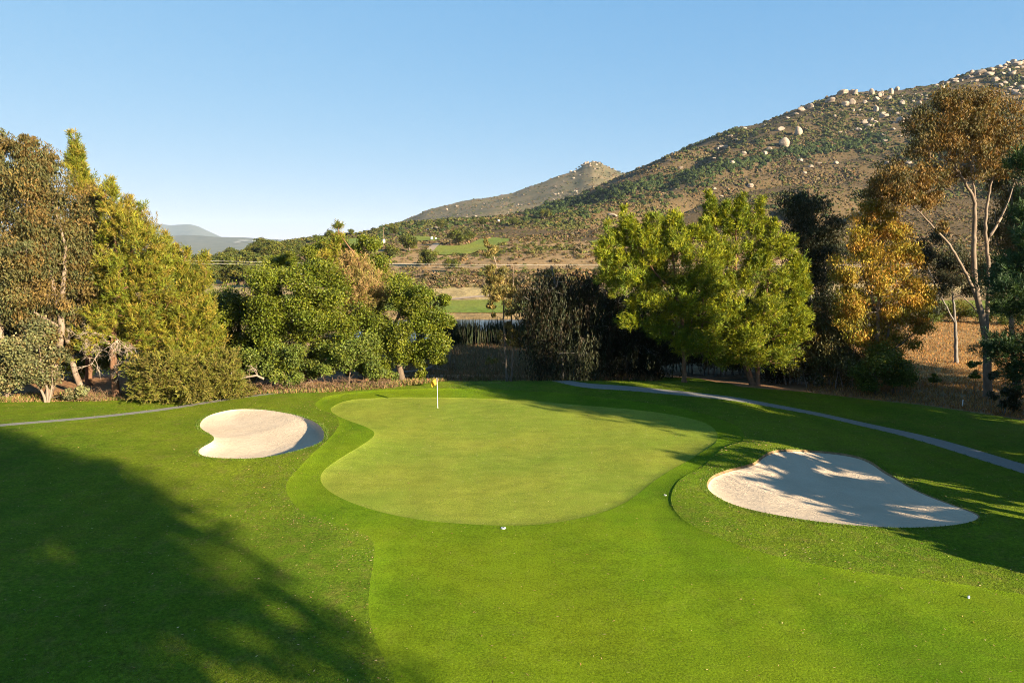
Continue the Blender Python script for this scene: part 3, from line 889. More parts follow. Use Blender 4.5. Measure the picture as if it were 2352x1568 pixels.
def skeleton(trunks, cen, tip_r, droop=.0):
    """joins cluster centres to the trunk lines with limbs. trunks: list of (pts, radii). Returns tubes."""
    P_ = []; par = []; rad = []
    for pts, rr in trunks:
        pts = np.asarray(pts, float); n = len(pts)
        s = np.concatenate([[0], np.cumsum(np.linalg.norm(np.diff(pts, axis=0), axis=1))])
        m_ = max(4, int(s[-1] / .35)); tt = np.linspace(0, s[-1], m_)
        q = np.stack([np.interp(tt, s, pts[:, i]) for i in range(3)], -1)
        for _ in range(3): q[1:-1] = .25 * q[:-2] + .5 * q[1:-1] + .25 * q[2:]
        q[1:-1] += rng.normal(0, .02, (m_ - 2, 3))
        r = np.interp(tt, s, np.linspace(rr[0], rr[1], n) if len(rr) == 2 else rr)
        s0 = len(P_)
        for i in range(m_):
            P_.append(q[i]); par.append(-1 if i == 0 else s0 + i - 1); rad.append(r[i])
    nt = len(P_)
    trunk_nodes = np.array(P_)
    order = np.argsort([np.min(np.linalg.norm(trunk_nodes - c, axis=1)) for c in cen])
    extra = np.zeros((len(cen) * 6 + 10, 3)); ne = 0
    allp = np.zeros((nt + len(cen) * 6 + 10, 3)); allp[:nt] = trunk_nodes; cnt = nt
    par = list(par); parr = par
    for ci in order:
        c = cen[ci]
        dv = allp[:cnt] - c
        dist = np.linalg.norm(dv, axis=1)
        cost = dist + .9 * np.maximum(dv[:, 2], 0) + .25 * np.abs(dv[:, 2] + .6 * np.hypot(dv[:, 0], dv[:, 1])) 
        b = int(np.argmin(cost)); a_ = allp[b]
        ns = int(np.clip(dist[b] / .5, 2, 5))
        mid = (a_ + c) / 2 + rng.normal(0, .10 * dist[b], 3) + np.array([0, 0, droop * dist[b]])
        prev = b
        for i in range(1, ns + 1):
            u = i / ns
            p = (1 - u) ** 2 * a_ + 2 * u * (1 - u) * mid + u * u * c
            allp[cnt] = p; parr.append(prev); prev = cnt; cnt += 1
    allp = allp[:cnt]; parr = np.array(parr)
    w = np.zeros(cnt); has = np.zeros(cnt, bool)
    for i in range(cnt - 1, nt - 1, -1):
        if not has[i]: w[i] += 1
        p = parr[i]; w[p] += w[i]; has[p] = True
    rr = np.array(rad + [0.] * (cnt - nt))
    rr[nt:] = tip_r * np.sqrt(w[nt:])
    # tubes: trunk lines whole, limbs node to node
    vs, fs, n0 = [], [], 0
    kk = 6
    def emit(ids):
        nonlocal n0
        v, f = tube(allp[ids], rr[ids], kk if len(ids) > 6 else 5)
        vs.append(v); fs.append(f + n0); n0 += len(v)
    i = 0
    while i < nt:
        j = i + 1
        while j < nt and parr[j] == j - 1: j += 1
        kk = 9; emit(np.arange(i, j)); kk = 6
        i = j
    i = nt
    while i < cnt:
        j = i + 1
        while j < cnt and parr[j] == j - 1: j += 1
        ids = np.concatenate([[parr[i]], np.arange(i, j)])
        r0 = rr[ids[0]]; rr_s = rr[ids[0]]
        rr[ids[0]] = min(r0, rr[i] * 1.25)
        emit(ids); rr[ids[0]] = rr_s
        i = j
    return np.concatenate(vs), np.concatenate(fs)


def blob_points(blobs, total, d, shell=.45, tight=.19, spires=0):
    """cluster centres (and sizes) in picture-placed ellipsoids (px, py, rx, ry[, depth offset[, depth factor]]), gathered in boughs"""
    wts = np.array([b[2] * b[3] for b in blobs], float) ** .75; wts /= wts.sum()
    out, sz = [], []
    for b, w in zip(blobs, wts):
        n = max(4, int(round(total * w)))
        dy = b[4] if len(b) > 4 else 0.; df = b[5] if len(b) > 5 else 1.
        dd = d + dy; c = at(b[0], b[1], dd); m_ = dd / F
        nb = max(3, n // (8 if tight < .25 else 4))
        bo = rnd_dirs(nb) * (rng.uniform(.2, 1.45, (nb, 1)) ** shell)
        k_ = rng.integers(0, nb, n)
        q = bo[k_] + rng.normal(0, tight, (n, 3))
        out.append(c + q * np.array([b[2] * m_, max(b[2], .7 * b[3]) * m_ * df, b[3] * m_]))
        sz.append(np.full(n, np.clip((b[2] * b[3]) ** .5 * m_ / 1.05, .45, 1.1)))
        if spires:
            for _ in range(spires):
                x0 = rng.uniform(-.8, .8); hh = rng.uniform(.8, 1.9) * (1 - .5 * abs(x0)); ns = 5
                tz = np.linspace(0, 1, ns)
                p0 = c + np.array([x0 * b[2] * m_, rng.uniform(-.6, .6) * b[2] * m_, (1 - x0 * x0) ** .5 * b[3] * m_ * .75])
                out.append(p0 + np.column_stack([tz * rng.normal(.05, .10) * hh, 0 * tz, tz * hh])); sz.append(np.linspace(.50, .20, ns))
    return np.concatenate(out), np.concatenate(sz)


TREES = []


def plant_core(name, label, cat, tr, cen, species, size=1.0, csz=None, dens=1.0, tip=.018, group=None, droop=.0, bark=None, cb=None):
    """one tree or bush: an Empty at its foot > trunk (with limbs), crown. tr: list of [points, r_base, r_top]"""
    sp = SPECIES[species]
    bx, by = tr[0][0][0][0], tr[0][0][0][1]
    gz = ground(bx, by)
    tr[0][0][0][2] = gz - .08
    for t_ in tr[1:]:
        if abs(t_[0][0][2] - gz) < .9 and abs(t_[0][0][0] - bx) < 2.5:
            t_[0][0][2] = ground(t_[0][0][0], t_[0][0][1]) - .08
    root = empty(name, (bx, by, gz), label, cat, group)
    if csz is None: csz = np.ones(len(cen))
    ok = cen[:, 2] > gz + .15; cen = cen[ok]; csz = csz[ok]
    tl = []
    for i, (w, r0, r1) in enumerate(tr):
        u = np.linspace(0, 1, len(w)); rr = r1 + (r0 - r1) * (1 - u) ** .8
        if i == 0:
            w = np.vstack([w[:1], w[:1] + (w[1] - w[0]) * .12, w[1:]]); rr = np.concatenate([[r0 * 1.45], [r0 * 1.02], rr[1:]])
        tl.append((w, rr))
    tv, tf = skeleton(tl, cen, tip, droop)
    org = np.array([bx, by, gz])
    mesh_np('trunk', tv - org, tf, M[bark or sp['bark']], smooth=True, parent=root)
    oc = cen.mean(0) - np.array([0, 0, .25 * np.ptp(cen[:, 2])])
    lv, lf, lc = make_leaves(sp, cen, csz * size * rng.uniform(.75, 1.25, len(cen)), oc, dens)
    low = lv.reshape(-1, 4, 3)[:, :, 2].min(1) > gz + .03
    lv = lv.reshape(-1, 4, 3)[low].reshape(-1, 3); lc = lc.reshape(-1, 4, 3)[low].reshape(-1, 3); lf = np.arange(len(lv)).reshape(-1, 4)
    mesh_np('crown', lv - org, lf, M[sp['mat']], lc, parent=root)
    TREES.append((name, species, len(lf)))
    return root, org


def plant(name, label, cat, d, trunks, blobs, species, clusters, shell=.45, spires=0, tight=None, **kw):
    """trunks: list of ([(px, py[, depth offset]) ...], r_base, r_top) placed at distance d"""
    tr = [[np.array([at(p[0], p[1], d + (p[2] if len(p) > 2 else 0)) for p in pts]), r0, r1] for pts, r0, r1 in trunks]
    cen, csz = blob_points(blobs, clusters, d, shell, spires=spires, tight=tight or {'euc': .30, 'browneuc': .32, 'goldeuc': .26, 'weep': .3}.get(species, .19))
    if species == 'browneuc':      # keep stray boughs inside the domed top
        zt = at(2200, 208, d)[2]; cen[:, 2] = np.where(cen[:, 2] > zt, zt - .6 * (cen[:, 2] - zt), cen[:, 2])
    if name in ('leafy_bush', 'sapling', 'thicket', 'feathery_bush', 'grey_green_bush', 'understory_bush'):   # low plants keep their height above the ground
        w0 = tr[0][0][0]; dz = ground(w0[0], w0[1]) - w0[2]; cen = cen + np.array([0, 0, dz])
        for t_ in tr: t_[0][:, 2] += dz
    return plant_core(name, label, cat, tr, cen, species, csz=csz, **kw)


# ------------------------------------------------------------------ trees of the left belt
plant('eucalyptus_tree', 'tall brown-green eucalyptus cut off by the left edge of the photo', 'tree', 52.5,
      [([(20, 912), (8, 850), (2, 760), (-8, 640), (-15, 500), (-12, 400)], .30, .06)],
      [(-30, 420, 50, 95), (2, 335, 10, 24), (22, 350, 9, 22), (0, 370, 20, 45), (-30, 560, 60, 80), (10, 520, 35, 80), (0, 660, 45, 55), (-70, 500, 60, 120)],
      'euc', 260, dens=1.0)
plant('eucalyptus_tree', 'tall brown-green eucalyptus rising from a broad pale stump with forked trunk', 'tree', 52.0,
      [([(107, 908), (122, 868), (133, 815), (143, 757), (138, 705), (124, 672), (112, 600), (95, 500), (75, 400)], .31, .04),
       ([(138, 705), (148, 641), (150, 560), (120, 460)], .20, .04),
       ([(136, 750), (92, 727), (58, 700), (24, 672)], .13, .04)],
      [(65, 338, 10, 22), (45, 345, 9, 20), (62, 366, 20, 40), (100, 372, 11, 24), (118, 392, 9, 22), (85, 400, 28, 50), (108, 420, 26, 60), (60, 450, 40, 60), (110, 500, 40, 60), (60, 540, 50, 60), (120, 590, 36, 60),
       (50, 630, 40, 50), (95, 660, 40, 45), (145, 725, 26, 30), (30, 700, 30, 34), (108, 765, 28, 22), (158, 815, 18, 16), (80, 725, 30, 26)],
      'euc', 420, dens=1.05)
plant('eucalyptus_tree', 'smaller brownish eucalyptus with leaning trunk just before the tallest pine spire', 'tree', 53.5,
      [([(193, 902), (172, 856), (157, 791), (150, 748), (172, 710), (193, 675), (202, 602), (200, 500)], .24, .05)],
      [(195, 490, 32, 42), (190, 560, 42, 46), (215, 610, 36, 46), (175, 640, 40, 46), (215, 670, 34, 34), (225, 545, 24, 40)],
      'euc', 230, dens=1.0)
plant('grey_green_bush', 'grey-green leafy bush of sucker shoots around the pale stump', 'bush', 50.6,
      [([(104, 904), (95, 875), (70, 845), (45, 830)], .10, .03), ([(106, 904), (108, 870), (96, 835), (90, 790)], .10, .03),
       ([(109, 904), (120, 865), (118, 830)], .09, .03)],
      [(55, 790, 40, 46), (100, 815, 30, 34), (15, 780, 36, 60), (25, 845, 34, 30), (65, 745, 44, 30), (165, 872, 20, 16), (-25, 830, 36, 60), (60, 855, 22, 16)],
      'greybush', 190, size=.95, tip=.012)
plant('pine_tree', 'tallest slender pine with a lone spire above the eucalyptus crowns', 'pine', 57.0,
      [([(205, 905), (205, 800), (200, 650), (185, 480), (174, 362)], .28, .03)],
      [(174, 368, 5, 14), (168, 395, 9, 16), (184, 400, 8, 20), (172, 430, 14, 22), (195, 445, 15, 28), (205, 480, 26, 36), (225, 520, 40, 46), (200, 570, 50, 60), (240, 620, 50, 60)],
      'oldpine', 170, size=.95, spires=2)
plant('pine_tree', 'large windswept pine with orange trunk and bare dead limbs near its foot', 'pine', 52.5,
      [([(268, 908), (262, 856), (260, 787), (267, 706), (271, 632), (265, 560), (255, 480)], .30, .04)],
      [(245, 465, 14, 26), (268, 490, 20, 36), (292, 515, 20, 34), (312, 535, 20, 34), (280, 560, 44, 44), (325, 580, 34, 40), (345, 610, 30, 40), (300, 630, 56, 46),
       (360, 640, 34, 44), (250, 660, 44, 40), (310, 700, 60, 46), (365, 700, 40, 46), (245, 720, 50, 34), (310, 760, 56, 36), (222, 770, 34, 30), (230, 610, 26, 40)],
      'oldpine', 470, size=1.0, spires=1)
plant('pine_tree', 'low bushy yellow-green pine at the downhill end of the left pines', 'pine', 54.0,
      [([(405, 895), (405, 820), (410, 730), (418, 640), (425, 590)], .17, .03), ([(405, 820), (440, 740), (466, 660), (474, 625)], .09, .03)],
      [(382, 590, 14, 26), (395, 620, 24, 34), (420, 625, 18, 30), (470, 630, 8, 18), (430, 670, 34, 36), (460, 690, 26, 40), (400, 690, 40, 44), (440, 740, 44, 44), (385, 750, 40, 44), (460, 770, 30, 40), (410, 800, 50, 34), (350, 800, 40, 30), (455, 815, 34, 30)],
      'oldpine', 300, size=1.0, spires=1)
plant('feathery_bush', 'pale yellow feathery bush spreading low beneath the windswept pine', 'bush', 51.0,
      [([(330, 900), (332, 870), (340, 820)], .09, .03), ([(385, 898), (392, 860), (385, 820)], .09, .03), ([(440, 896), (442, 870), (430, 820)], .08, .03)],
      [(335, 850, 32, 26), (385, 838, 38, 34), (438, 846, 34, 30), (325, 872, 24, 18), (355, 876, 34, 18), (395, 876, 46, 20), (445, 874, 40, 20), (470, 852, 24, 28), (410, 812, 20, 20)],
      'feather', 230, size=1.0, dens=1.0, tip=.010)
plant('feathery_bush', 'greyer feathery bush beside the arched fallen limb', 'bush', 52.0,
      [([(500, 893), (502, 865), (508, 820)], .08, .03), ([(525, 892), (528, 860), (530, 830)], .07, .03)],
      [(500, 830, 30, 36), (530, 850, 28, 30), (490, 868, 24, 20), (515, 800, 22, 22), (545, 872, 18, 14), (500, 880, 26, 10)],
      'feather', 130, size=.95, dens=.9, tip=.010)

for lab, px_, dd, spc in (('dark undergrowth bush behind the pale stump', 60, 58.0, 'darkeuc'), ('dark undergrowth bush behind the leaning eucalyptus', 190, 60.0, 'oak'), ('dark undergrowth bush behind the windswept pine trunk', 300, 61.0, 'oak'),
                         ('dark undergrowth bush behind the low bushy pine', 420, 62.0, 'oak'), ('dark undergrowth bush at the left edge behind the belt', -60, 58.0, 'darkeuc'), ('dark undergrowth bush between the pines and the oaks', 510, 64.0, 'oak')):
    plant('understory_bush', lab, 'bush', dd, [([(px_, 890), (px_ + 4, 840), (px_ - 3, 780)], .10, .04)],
          [(px_ - 45, 800, 40, 46), (px_ + 10, 780, 44, 50), (px_ + 50, 810, 36, 46), (px_ - 30, 850, 44, 24), (px_ + 35, 852, 44, 22), (px_, 730, 40, 34)], spc, 130, size=1.25, dens=.7)

# dead lower limbs on the windswept pine belong to that pine
def dead_twigs(mb, start, dirs, ln, r0, depth=2):
    for dv in dirs:
        n = 6; p = np.array(start, float); pts = [p.copy()]; v = norm(np.array(dv, float))
        for i in range(n):
            v = norm(v + rng.normal(0, .16, 3) + np.array([0, 0, -.05])); p = p + v * ln / n; pts.append(p.copy())
        mb.tube(np.array(pts), np.linspace(r0, r0 * .35, n + 1), 5)
        if depth > 0:
            for j in (2, 3, 4, 5):
                sub = [norm(v + rng.normal(0, .7, 3)) for _ in range(2)]
                dead_twigs(mb, pts[j], sub, ln * .45, r0 * .5, depth - 1)


pine_root = [o for o in C.objects if o.get('label', '').startswith('large windswept pine')][0]
mb = MB(); org = np.array(pine_root.location)
for q, dvs, ln in (((262, 790), [(-1, -.9, .2), (-.7, -.8, -.35)], 2.6), ((263, 775), [(.8, -1, .1), (-1, -.6, .5), (.9, -.5, -.1)], 2.2), ((262, 840), [(.8, -.8, .3), (.9, -.6, -.1)], 1.5)):
    dead_twigs(mb, at(*q, 52.3) - org, dvs, ln, .05)
mb.build('dead_branch', M['dead'], pine_root, smooth=True)

# ------------------------------------------------------------------ oaks in the middle
plant('oak_tree', 'dark dense oak at the shaded left end of the oak clump', 'tree', 60.0,
      [([(560, 880), (556, 820), (548, 760), (552, 700)], .30, .08)],
      [(530, 700, 34, 40), (580, 680, 44, 44), (500, 740, 26, 40), (560, 760, 54, 46), (620, 720, 40, 46), (520, 800, 36, 34), (590, 820, 50, 34), (625, 660, 30, 30), (480, 800, 16, 26)],
      'oak', 240, size=1.15)
plant('oak_tree', 'largest rounded oak in the middle of the oak clump', 'tree', 57.0,
      [([(705, 888), (700, 830), (705, 770), (700, 690), (698, 630)], .38, .10), ([(702, 830), (660, 760), (640, 700)], .2, .06), ([(703, 800), (745, 740), (765, 680)], .2, .06)],
      [(690, 612, 40, 34), (650, 640, 34, 32), (735, 625, 36, 34), (770, 660, 30, 36), (640, 680, 44, 40), (700, 670, 60, 46), (760, 710, 44, 46), (625, 730, 36, 44),
       (680, 740, 60, 46), (740, 770, 54, 44), (650, 790, 44, 40), (700, 815, 50, 34), (770, 800, 40, 36), (800, 740, 30, 50)],
      'oak', 460, size=1.15)
plant('oak_tree', 'oak crown peeping over the top of the largest rounded oak', 'tree', 70.0,
      [([(690, 860), (690, 700), (688, 620)], .30, .08)],
      [(672, 585, 18, 18), (705, 590, 20, 20), (740, 580, 26, 24), (768, 570, 20, 20), (640, 605, 24, 20), (720, 610, 60, 24)],
      'oak', 110, size=1.1)
plant('pine_tree', 'leaning half dead pine with tan needles poking out of the oaks', 'pine', 59.0,
      [([(842, 880), (838, 780), (842, 690), (836, 640), (818, 585), (795, 560), (785, 545)], .15, .02), ([(836, 720), (815, 735), (795, 730)], .07, .03)],
      [(808, 590, 16, 20), (815, 625, 24, 24), (838, 650, 28, 26), (850, 685, 22, 26), (820, 690, 30, 26), (828, 720, 26, 20), (795, 640, 16, 24)],
      'deadpine', 230, size=1.05, tip=.012)
plant('pine_tree', 'green pine spire standing highest behind the oak clump', 'pine', 63.0,
      [([(800, 870), (795, 700), (785, 600), (777, 522)], .2, .025)],
      [(777, 530, 4, 8), (780, 548, 9, 12), (786, 570, 18, 20), (765, 590, 20, 18), (800, 595, 22, 20)],
      'oldpine', 70, size=.7)
plant('oak_tree', 'narrow upright oak between the half dead pine and the edge oak', 'tree', 62.0,
      [([(872, 880), (870, 780), (864, 680), (858, 600)], .26, .06)],
      [(842, 565, 16, 22), (858, 590, 22, 26), (880, 610, 26, 28), (900, 640, 24, 30), (870, 650, 30, 34), (915, 665, 22, 30), (880, 700, 36, 40), (852, 620, 20, 30), (845, 760, 38, 48), (838, 825, 36, 36), (860, 850, 30, 20), (870, 780, 30, 40), (820, 720, 26, 30)],
      'oak', 250, size=1.05)
plant('oak_tree', 'edge oak with thick bare trunk leaning beside the pond gap', 'tree', 57.5,
      [([(925, 880), (915, 835), (904, 798), (905, 750), (925, 700)], .30, .08), ([(904, 798), (940, 750), (985, 710), (1010, 690)], .16, .05), ([(910, 800), (880, 750), (880, 720)], .14, .05)],
      [(910, 690, 36, 36), (950, 672, 30, 26), (985, 685, 26, 22), (1018, 690, 18, 14), (945, 725, 46, 36), (995, 735, 36, 30), (1022, 745, 18, 20), (900, 755, 40, 36), (970, 775, 44, 34),
       (1015, 785, 20, 18), (930, 805, 34, 26), (985, 815, 30, 24), (965, 845, 14, 20), (870, 800, 30, 34), (1005, 830, 14, 12), (880, 840, 18, 20)],
      'oak', 400, size=1.05)
plant('leafy_bush', 'bright green leafy bush at the foot of the largest oak', 'bush', 55.0,
      [([(650, 888), (652, 860), (655, 830)], .07, .03), ([(690, 887), (688, 850)], .06, .03)],
      [(640, 822, 34, 26), (680, 830, 34, 24), (620, 845, 22, 18), (715, 845, 26, 18), (665, 862, 30, 14)], 'bush', 120, tip=.012)
plant('leafy_bush', 'pale green leafy bush drooping over the bare twigs near the edge oak', 'bush', 55.0,
      [([(800, 886), (805, 850), (815, 810)], .08, .03), ([(850, 884), (848, 850)], .07, .03)],
      [(800, 810, 36, 30), (845, 815, 36, 30), (780, 840, 26, 18), (870, 840, 26, 20), (830, 850, 30, 14), (890, 866, 22, 14)], 'bush', 150, tip=.012)
plant('leafy_bush', 'dark leafy bush behind the arched fallen limb', 'bush', 55.5,
      [([(575, 890), (575, 860), (570, 835)], .07, .03)],
      [(560, 830, 34, 28), (600, 840, 26, 24), (540, 850, 20, 16)], 'bush', 80, tip=.012)


def brush(name, label, px0, px1, py, d, n, hgt, spread=.7):
    """a low tangle of dead twigs"""
    mb = MB(); x0 = at(px0, py, d); x1 = at(px1, py, d)
    for i in range(n):
        u = rng.random(); p = x0 * (1 - u) + x1 * u; p[1] += rng.uniform(-.6, .6); p[2] = ground(p[0], p[1]) - .03
        dv = np.array([rng.normal(0, spread), rng.normal(0, spread), rng.uniform(.5, 1.2)])
        pts = [p]; v = norm(dv); L = hgt * rng.uniform(.6, 1.3)
        for j in range(5):
            v = norm(v + rng.normal(0, .22, 3) + np.array([0, 0, -.10 * j])); pts.append(pts[-1] + v * L / 5)
        pts = np.array(pts); mb.tube(pts, np.linspace(.022, .008, 6), 4)
        for j in (2, 3, 4):
            q = [pts[j]]; v = norm(rng.normal(0, .8, 3) + np.array([0, 0, .2]))
            for _ in range(3): v = norm(v + rng.normal(0, .25, 3)); q.append(q[-1] + v * L * .14)
            mb.tube(np.array(q), np.linspace(.012, .005, 4), 4)
    return tag(mb.build(name, M['twig']), label, 'brush')


brush('dead_brush', 'tangle of bare brown twigs below the pale green bush', 760, 905, 880, 54.0, 90, 1.05)
brush('dead_brush', 'tangle of bare brown twigs below the largest oak', 600, 750, 886, 54.0, 90, 1.05)
brush('dead_brush', 'dry twigs beside the leaning eucalyptus trunks', 140, 245, 905, 51.5, 60, 1.0)
brush('dead_brush', 'dry twigs beyond the feathery bushes near the fallen limb', 440, 590, 892, 53.0, 70, 1.1)
mb = MB()
lim = np.array([at(*p, 52.6) for p in [(606, 870), (590, 862), (565, 866), (540, 876), (522, 860), (514, 845)]])
mb.tube(lim, [.09, .085, .08, .07, .06, .04], 7)
for q, dvs in (((540, 876), [(-1, -.3, -.3), (-1, .2, -.45), (-.8, -.5, .1)]), ((522, 860), [(-1, -.4, -.5), (-.4, -.2, 1)]), ((592, 862), [(.3, -.3, 1), (-.3, -.3, .9)])):
    dead_twigs(mb, at(*q, 52.6), dvs, 1.1, .032, 1)
tag(mb.build('fallen_limb', M['dead'], smooth=True), 'arched bare fallen limb resting under the oaks', 'limb')

# ------------------------------------------------------------------ pond gap
plant('eucalyptus_tree', 'slim two stemmed eucalyptus standing alone before the pond', 'tree', 61.5,
      [([(1164, 862), (1161, 818), (1158, 754), (1157, 690), (1150, 640), (1135, 590), (1120, 560)], .11, .025),
       ([(1174, 863), (1178, 806), (1175, 747), (1174, 702), (1180, 650), (1178, 610)], .10, .025),
       ([(1160, 835), (1145, 825), (1132, 826)], .03, .012)],
      [(1119, 568, 6, 16), (1130, 590, 12, 20), (1140, 620, 20, 24), (1170, 640, 24, 24), (1135, 655, 18, 26), (1185, 670, 20, 26), (1150, 690, 24, 24), (1130, 710, 10, 12),
       (1195, 700, 10, 16), (1165, 745, 12, 18), (1165, 785, 24, 14), (1192, 775, 16, 14), (1150, 775, 8, 10), (1135, 830, 18, 8), (1165, 715, 16, 14)],
      'oliveeuc', 200, size=.72, dens=.8, tip=.008, tight=.2)
plant('weeping_tree', 'dark weeping tree with foliage hanging to the ground at the pond gap', 'tree', 60.5,
      [([(1290, 862), (1288, 800), (1285, 720), (1275, 650), (1265, 610)], .25, .04), ([(1288, 800), (1320, 720), (1345, 650)], .14, .04)],
      [(1260, 640, 30, 26), (1300, 632, 34, 26), (1340, 640, 28, 28), (1235, 680, 24, 36), (1285, 690, 46, 40), (1340, 700, 36, 40), (1250, 745, 28, 40), (1300, 760, 46, 36), (1350, 760, 30, 36), (1300, 800, 50, 30), (1245, 700, 30, 30)],
      'weep', 300, dens=1.0)
plant('weeping_tree', 'blue-green weeping tree filling the shade under the left bright pine', 'tree', 65.0,
      [([(1440, 858), (1438, 780), (1435, 700)], .25, .05), ([(1438, 790), (1480, 720), (1500, 690)], .14, .04)],
      [(1390, 690, 34, 36), (1430, 680, 36, 36), (1475, 690, 36, 36), (1400, 750, 40, 40), (1455, 750, 44, 40), (1500, 760, 34, 36), (1420, 800, 40, 26), (1490, 810, 36, 24), (1375, 780, 20, 40)],
      'weep', 250, dens=1.0)
plant('pine_tree', 'bright yellow-green pine on the left of the pair with shaded trunk', 'pine', 57.0,
      [([(1573, 855), (1571, 800), (1565, 720), (1550, 640), (1545, 580)], .20, .05), ([(1567, 760), (1510, 690), (1450, 640), (1410, 600)], .15, .04), ([(1558, 690), (1500, 620), (1470, 570)], .12, .03)],
      [(1398, 580, 22, 22), (1432, 545, 9, 26), (1440, 590, 34, 34), (1455, 560, 10, 26), (1478, 555, 16, 22), (1500, 570, 24, 30), (1545, 540, 12, 26), (1530, 570, 24, 34), (1575, 560, 12, 24), (1560, 590, 34, 40), (1610, 575, 20, 34),
       (1440, 635, 36, 30), (1490, 625, 40, 36), (1545, 640, 44, 34), (1600, 630, 34, 40), (1470, 670, 34, 22), (1530, 690, 46, 24), (1585, 700, 36, 26), (1420, 665, 20, 14), (1388, 612, 22, 18), (1400, 640, 20, 16), (1600, 670, 30, 30), (1490, 700, 30, 16), (1560, 745, 36, 24), (1605, 770, 30, 24), (1520, 760, 28, 20), (1575, 800, 26, 16), (1640, 700, 26, 40), (1630, 780, 24, 30), (1470, 730, 30, 22), (1625, 620, 20, 34)],
      'pine', 600, size=.95, spires=2)
plant('pine_tree', 'bright yellow-green pine on the right of the pair leaning on two stems', 'pine', 58.5,
      [([(1730, 886), (1711, 835), (1695, 795), (1690, 720), (1690, 620), (1690, 530)], .27, .05), ([(1741, 886), (1740, 825), (1745, 760), (1760, 680), (1770, 600)], .22, .05)],
      [(1630, 500, 8, 22), (1636, 540, 18, 30), (1662, 515, 10, 24), (1700, 500, 10, 22), (1672, 560, 26, 40), (1712, 545, 24, 40), (1738, 520, 9, 22), (1750, 570, 28, 40), (1778, 575, 18, 34), (1800, 620, 22, 40), (1700, 620, 50, 44), (1650, 620, 30, 40),
       (1760, 650, 44, 44), (1815, 670, 18, 36), (1690, 690, 50, 40), (1750, 720, 50, 40), (1810, 730, 26, 36), (1640, 720, 30, 30), (1660, 770, 36, 30), (1720, 780, 46, 34), (1780, 790, 36, 34), (1625, 770, 20, 18), (1690, 815, 24, 18), (1745, 822, 30, 16), (1810, 780, 20, 24), (1838, 700, 14, 36), (1832, 640, 12, 30), (1610, 735, 22, 20), (1835, 760, 14, 24), (1660, 825, 20, 12)],
      'pine', 660, size=.95, spires=2)
plant('thin_dark_tree', 'thin dark eucalyptus between the bright pine and the golden tree', 'tree', 64.0,
      [([(1868, 890), (1866, 800), (1862, 680), (1850, 560), (1842, 480)], .16, .03), ([(1868, 860), (1885, 740), (1895, 620), (1890, 520)], .10, .025), ([(1862, 700), (1900, 620), (1915, 560)], .07, .02)],
      [(1825, 475, 30, 26), (1865, 485, 30, 32), (1895, 520, 24, 34), (1835, 540, 30, 34), (1880, 570, 34, 34), (1850, 610, 34, 34), (1900, 630, 24, 40), (1840, 670, 24, 34), (1880, 690, 34, 34), (1910, 560, 16, 26), (1870, 740, 36, 36)],
      'darkeuc', 330, dens=.8, tight=.32)
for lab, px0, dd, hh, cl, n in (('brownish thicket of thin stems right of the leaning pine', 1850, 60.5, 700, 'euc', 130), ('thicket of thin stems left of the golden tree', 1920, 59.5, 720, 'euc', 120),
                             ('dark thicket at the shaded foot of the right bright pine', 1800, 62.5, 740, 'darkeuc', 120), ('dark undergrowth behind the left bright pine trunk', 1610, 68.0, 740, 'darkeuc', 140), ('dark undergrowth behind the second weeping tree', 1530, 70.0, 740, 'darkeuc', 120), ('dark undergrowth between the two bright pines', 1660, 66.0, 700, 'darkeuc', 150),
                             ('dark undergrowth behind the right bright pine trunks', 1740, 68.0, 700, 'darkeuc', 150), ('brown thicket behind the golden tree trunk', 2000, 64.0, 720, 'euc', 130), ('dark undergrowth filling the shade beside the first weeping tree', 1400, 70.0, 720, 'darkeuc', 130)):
    tr = []
    for i in range(11):
        b = px0 + rng.uniform(-46, 46)
        tr.append(([(b, 888, rng.uniform(-1, 1)), (b + rng.normal(0, 8), 830), (b + rng.normal(0, 16), 770), (b + rng.normal(0, 26), hh)], rng.uniform(.035, .07), .012))
    plant('thicket', lab, 'thicket', dd, tr, [(px0 - 25, 740, 30, 40), (px0 + 25, 750, 32, 40), (px0, 800, 48, 34), (px0 - 30, 840, 30, 24), (px0 + 30, 845, 30, 24)], cl, int(n * 1.25), size=1.05, dens=.85, tip=.010)
plant('golden_tree', 'golden leaved eucalyptus with pale trunk lit by the low sun', 'tree', 58.0,
      [([(2003, 910), (2011, 828), (2017, 740), (2017, 690), (2027, 610), (2015, 540)], .20, .03), ([(2013, 850), (2035, 790), (2045, 740), (2060, 660), (2055, 560)], .12, .03),
       ([(2013, 835), (2055, 800), (2095, 770), (2130, 735)], .09, .03), ([(2017, 720), (1985, 640), (1975, 560)], .09, .03)],
      [(1985, 500, 34, 28), (2020, 495, 30, 26), (2045, 515, 24, 28), (1960, 545, 32, 36), (2010, 560, 44, 40), (2062, 560, 28, 36), (2090, 590, 24, 34), (1945, 600, 26, 30), (1990, 620, 44, 40), (2050, 630, 44, 40), (2100, 640, 28, 34),
       (1930, 650, 24, 26), (1960, 680, 36, 34), (2020, 690, 44, 40), (2085, 690, 36, 34), (2120, 700, 20, 26), (1940, 725, 26, 22), (1990, 745, 40, 30), (2060, 745, 40, 26), (2110, 745, 20, 18), (1985, 785, 36, 26), (2050, 790, 40, 26), (2020, 830, 40, 22)],
      'goldeuc', 400, size=.95, dens=.95)
plant('leafy_bush', 'dark green bush at the foot of the golden tree', 'bush', 56.5,
      [([(2010, 912), (2012, 880), (2015, 850)], .07, .03), ([(2050, 910), (2055, 870)], .07, .03)],
      [(2000, 850, 36, 36), (2050, 840, 34, 34), (2075, 870, 26, 26), (1985, 880, 28, 20), (2040, 880, 40, 20)], 'bush', 170, size=1.05)
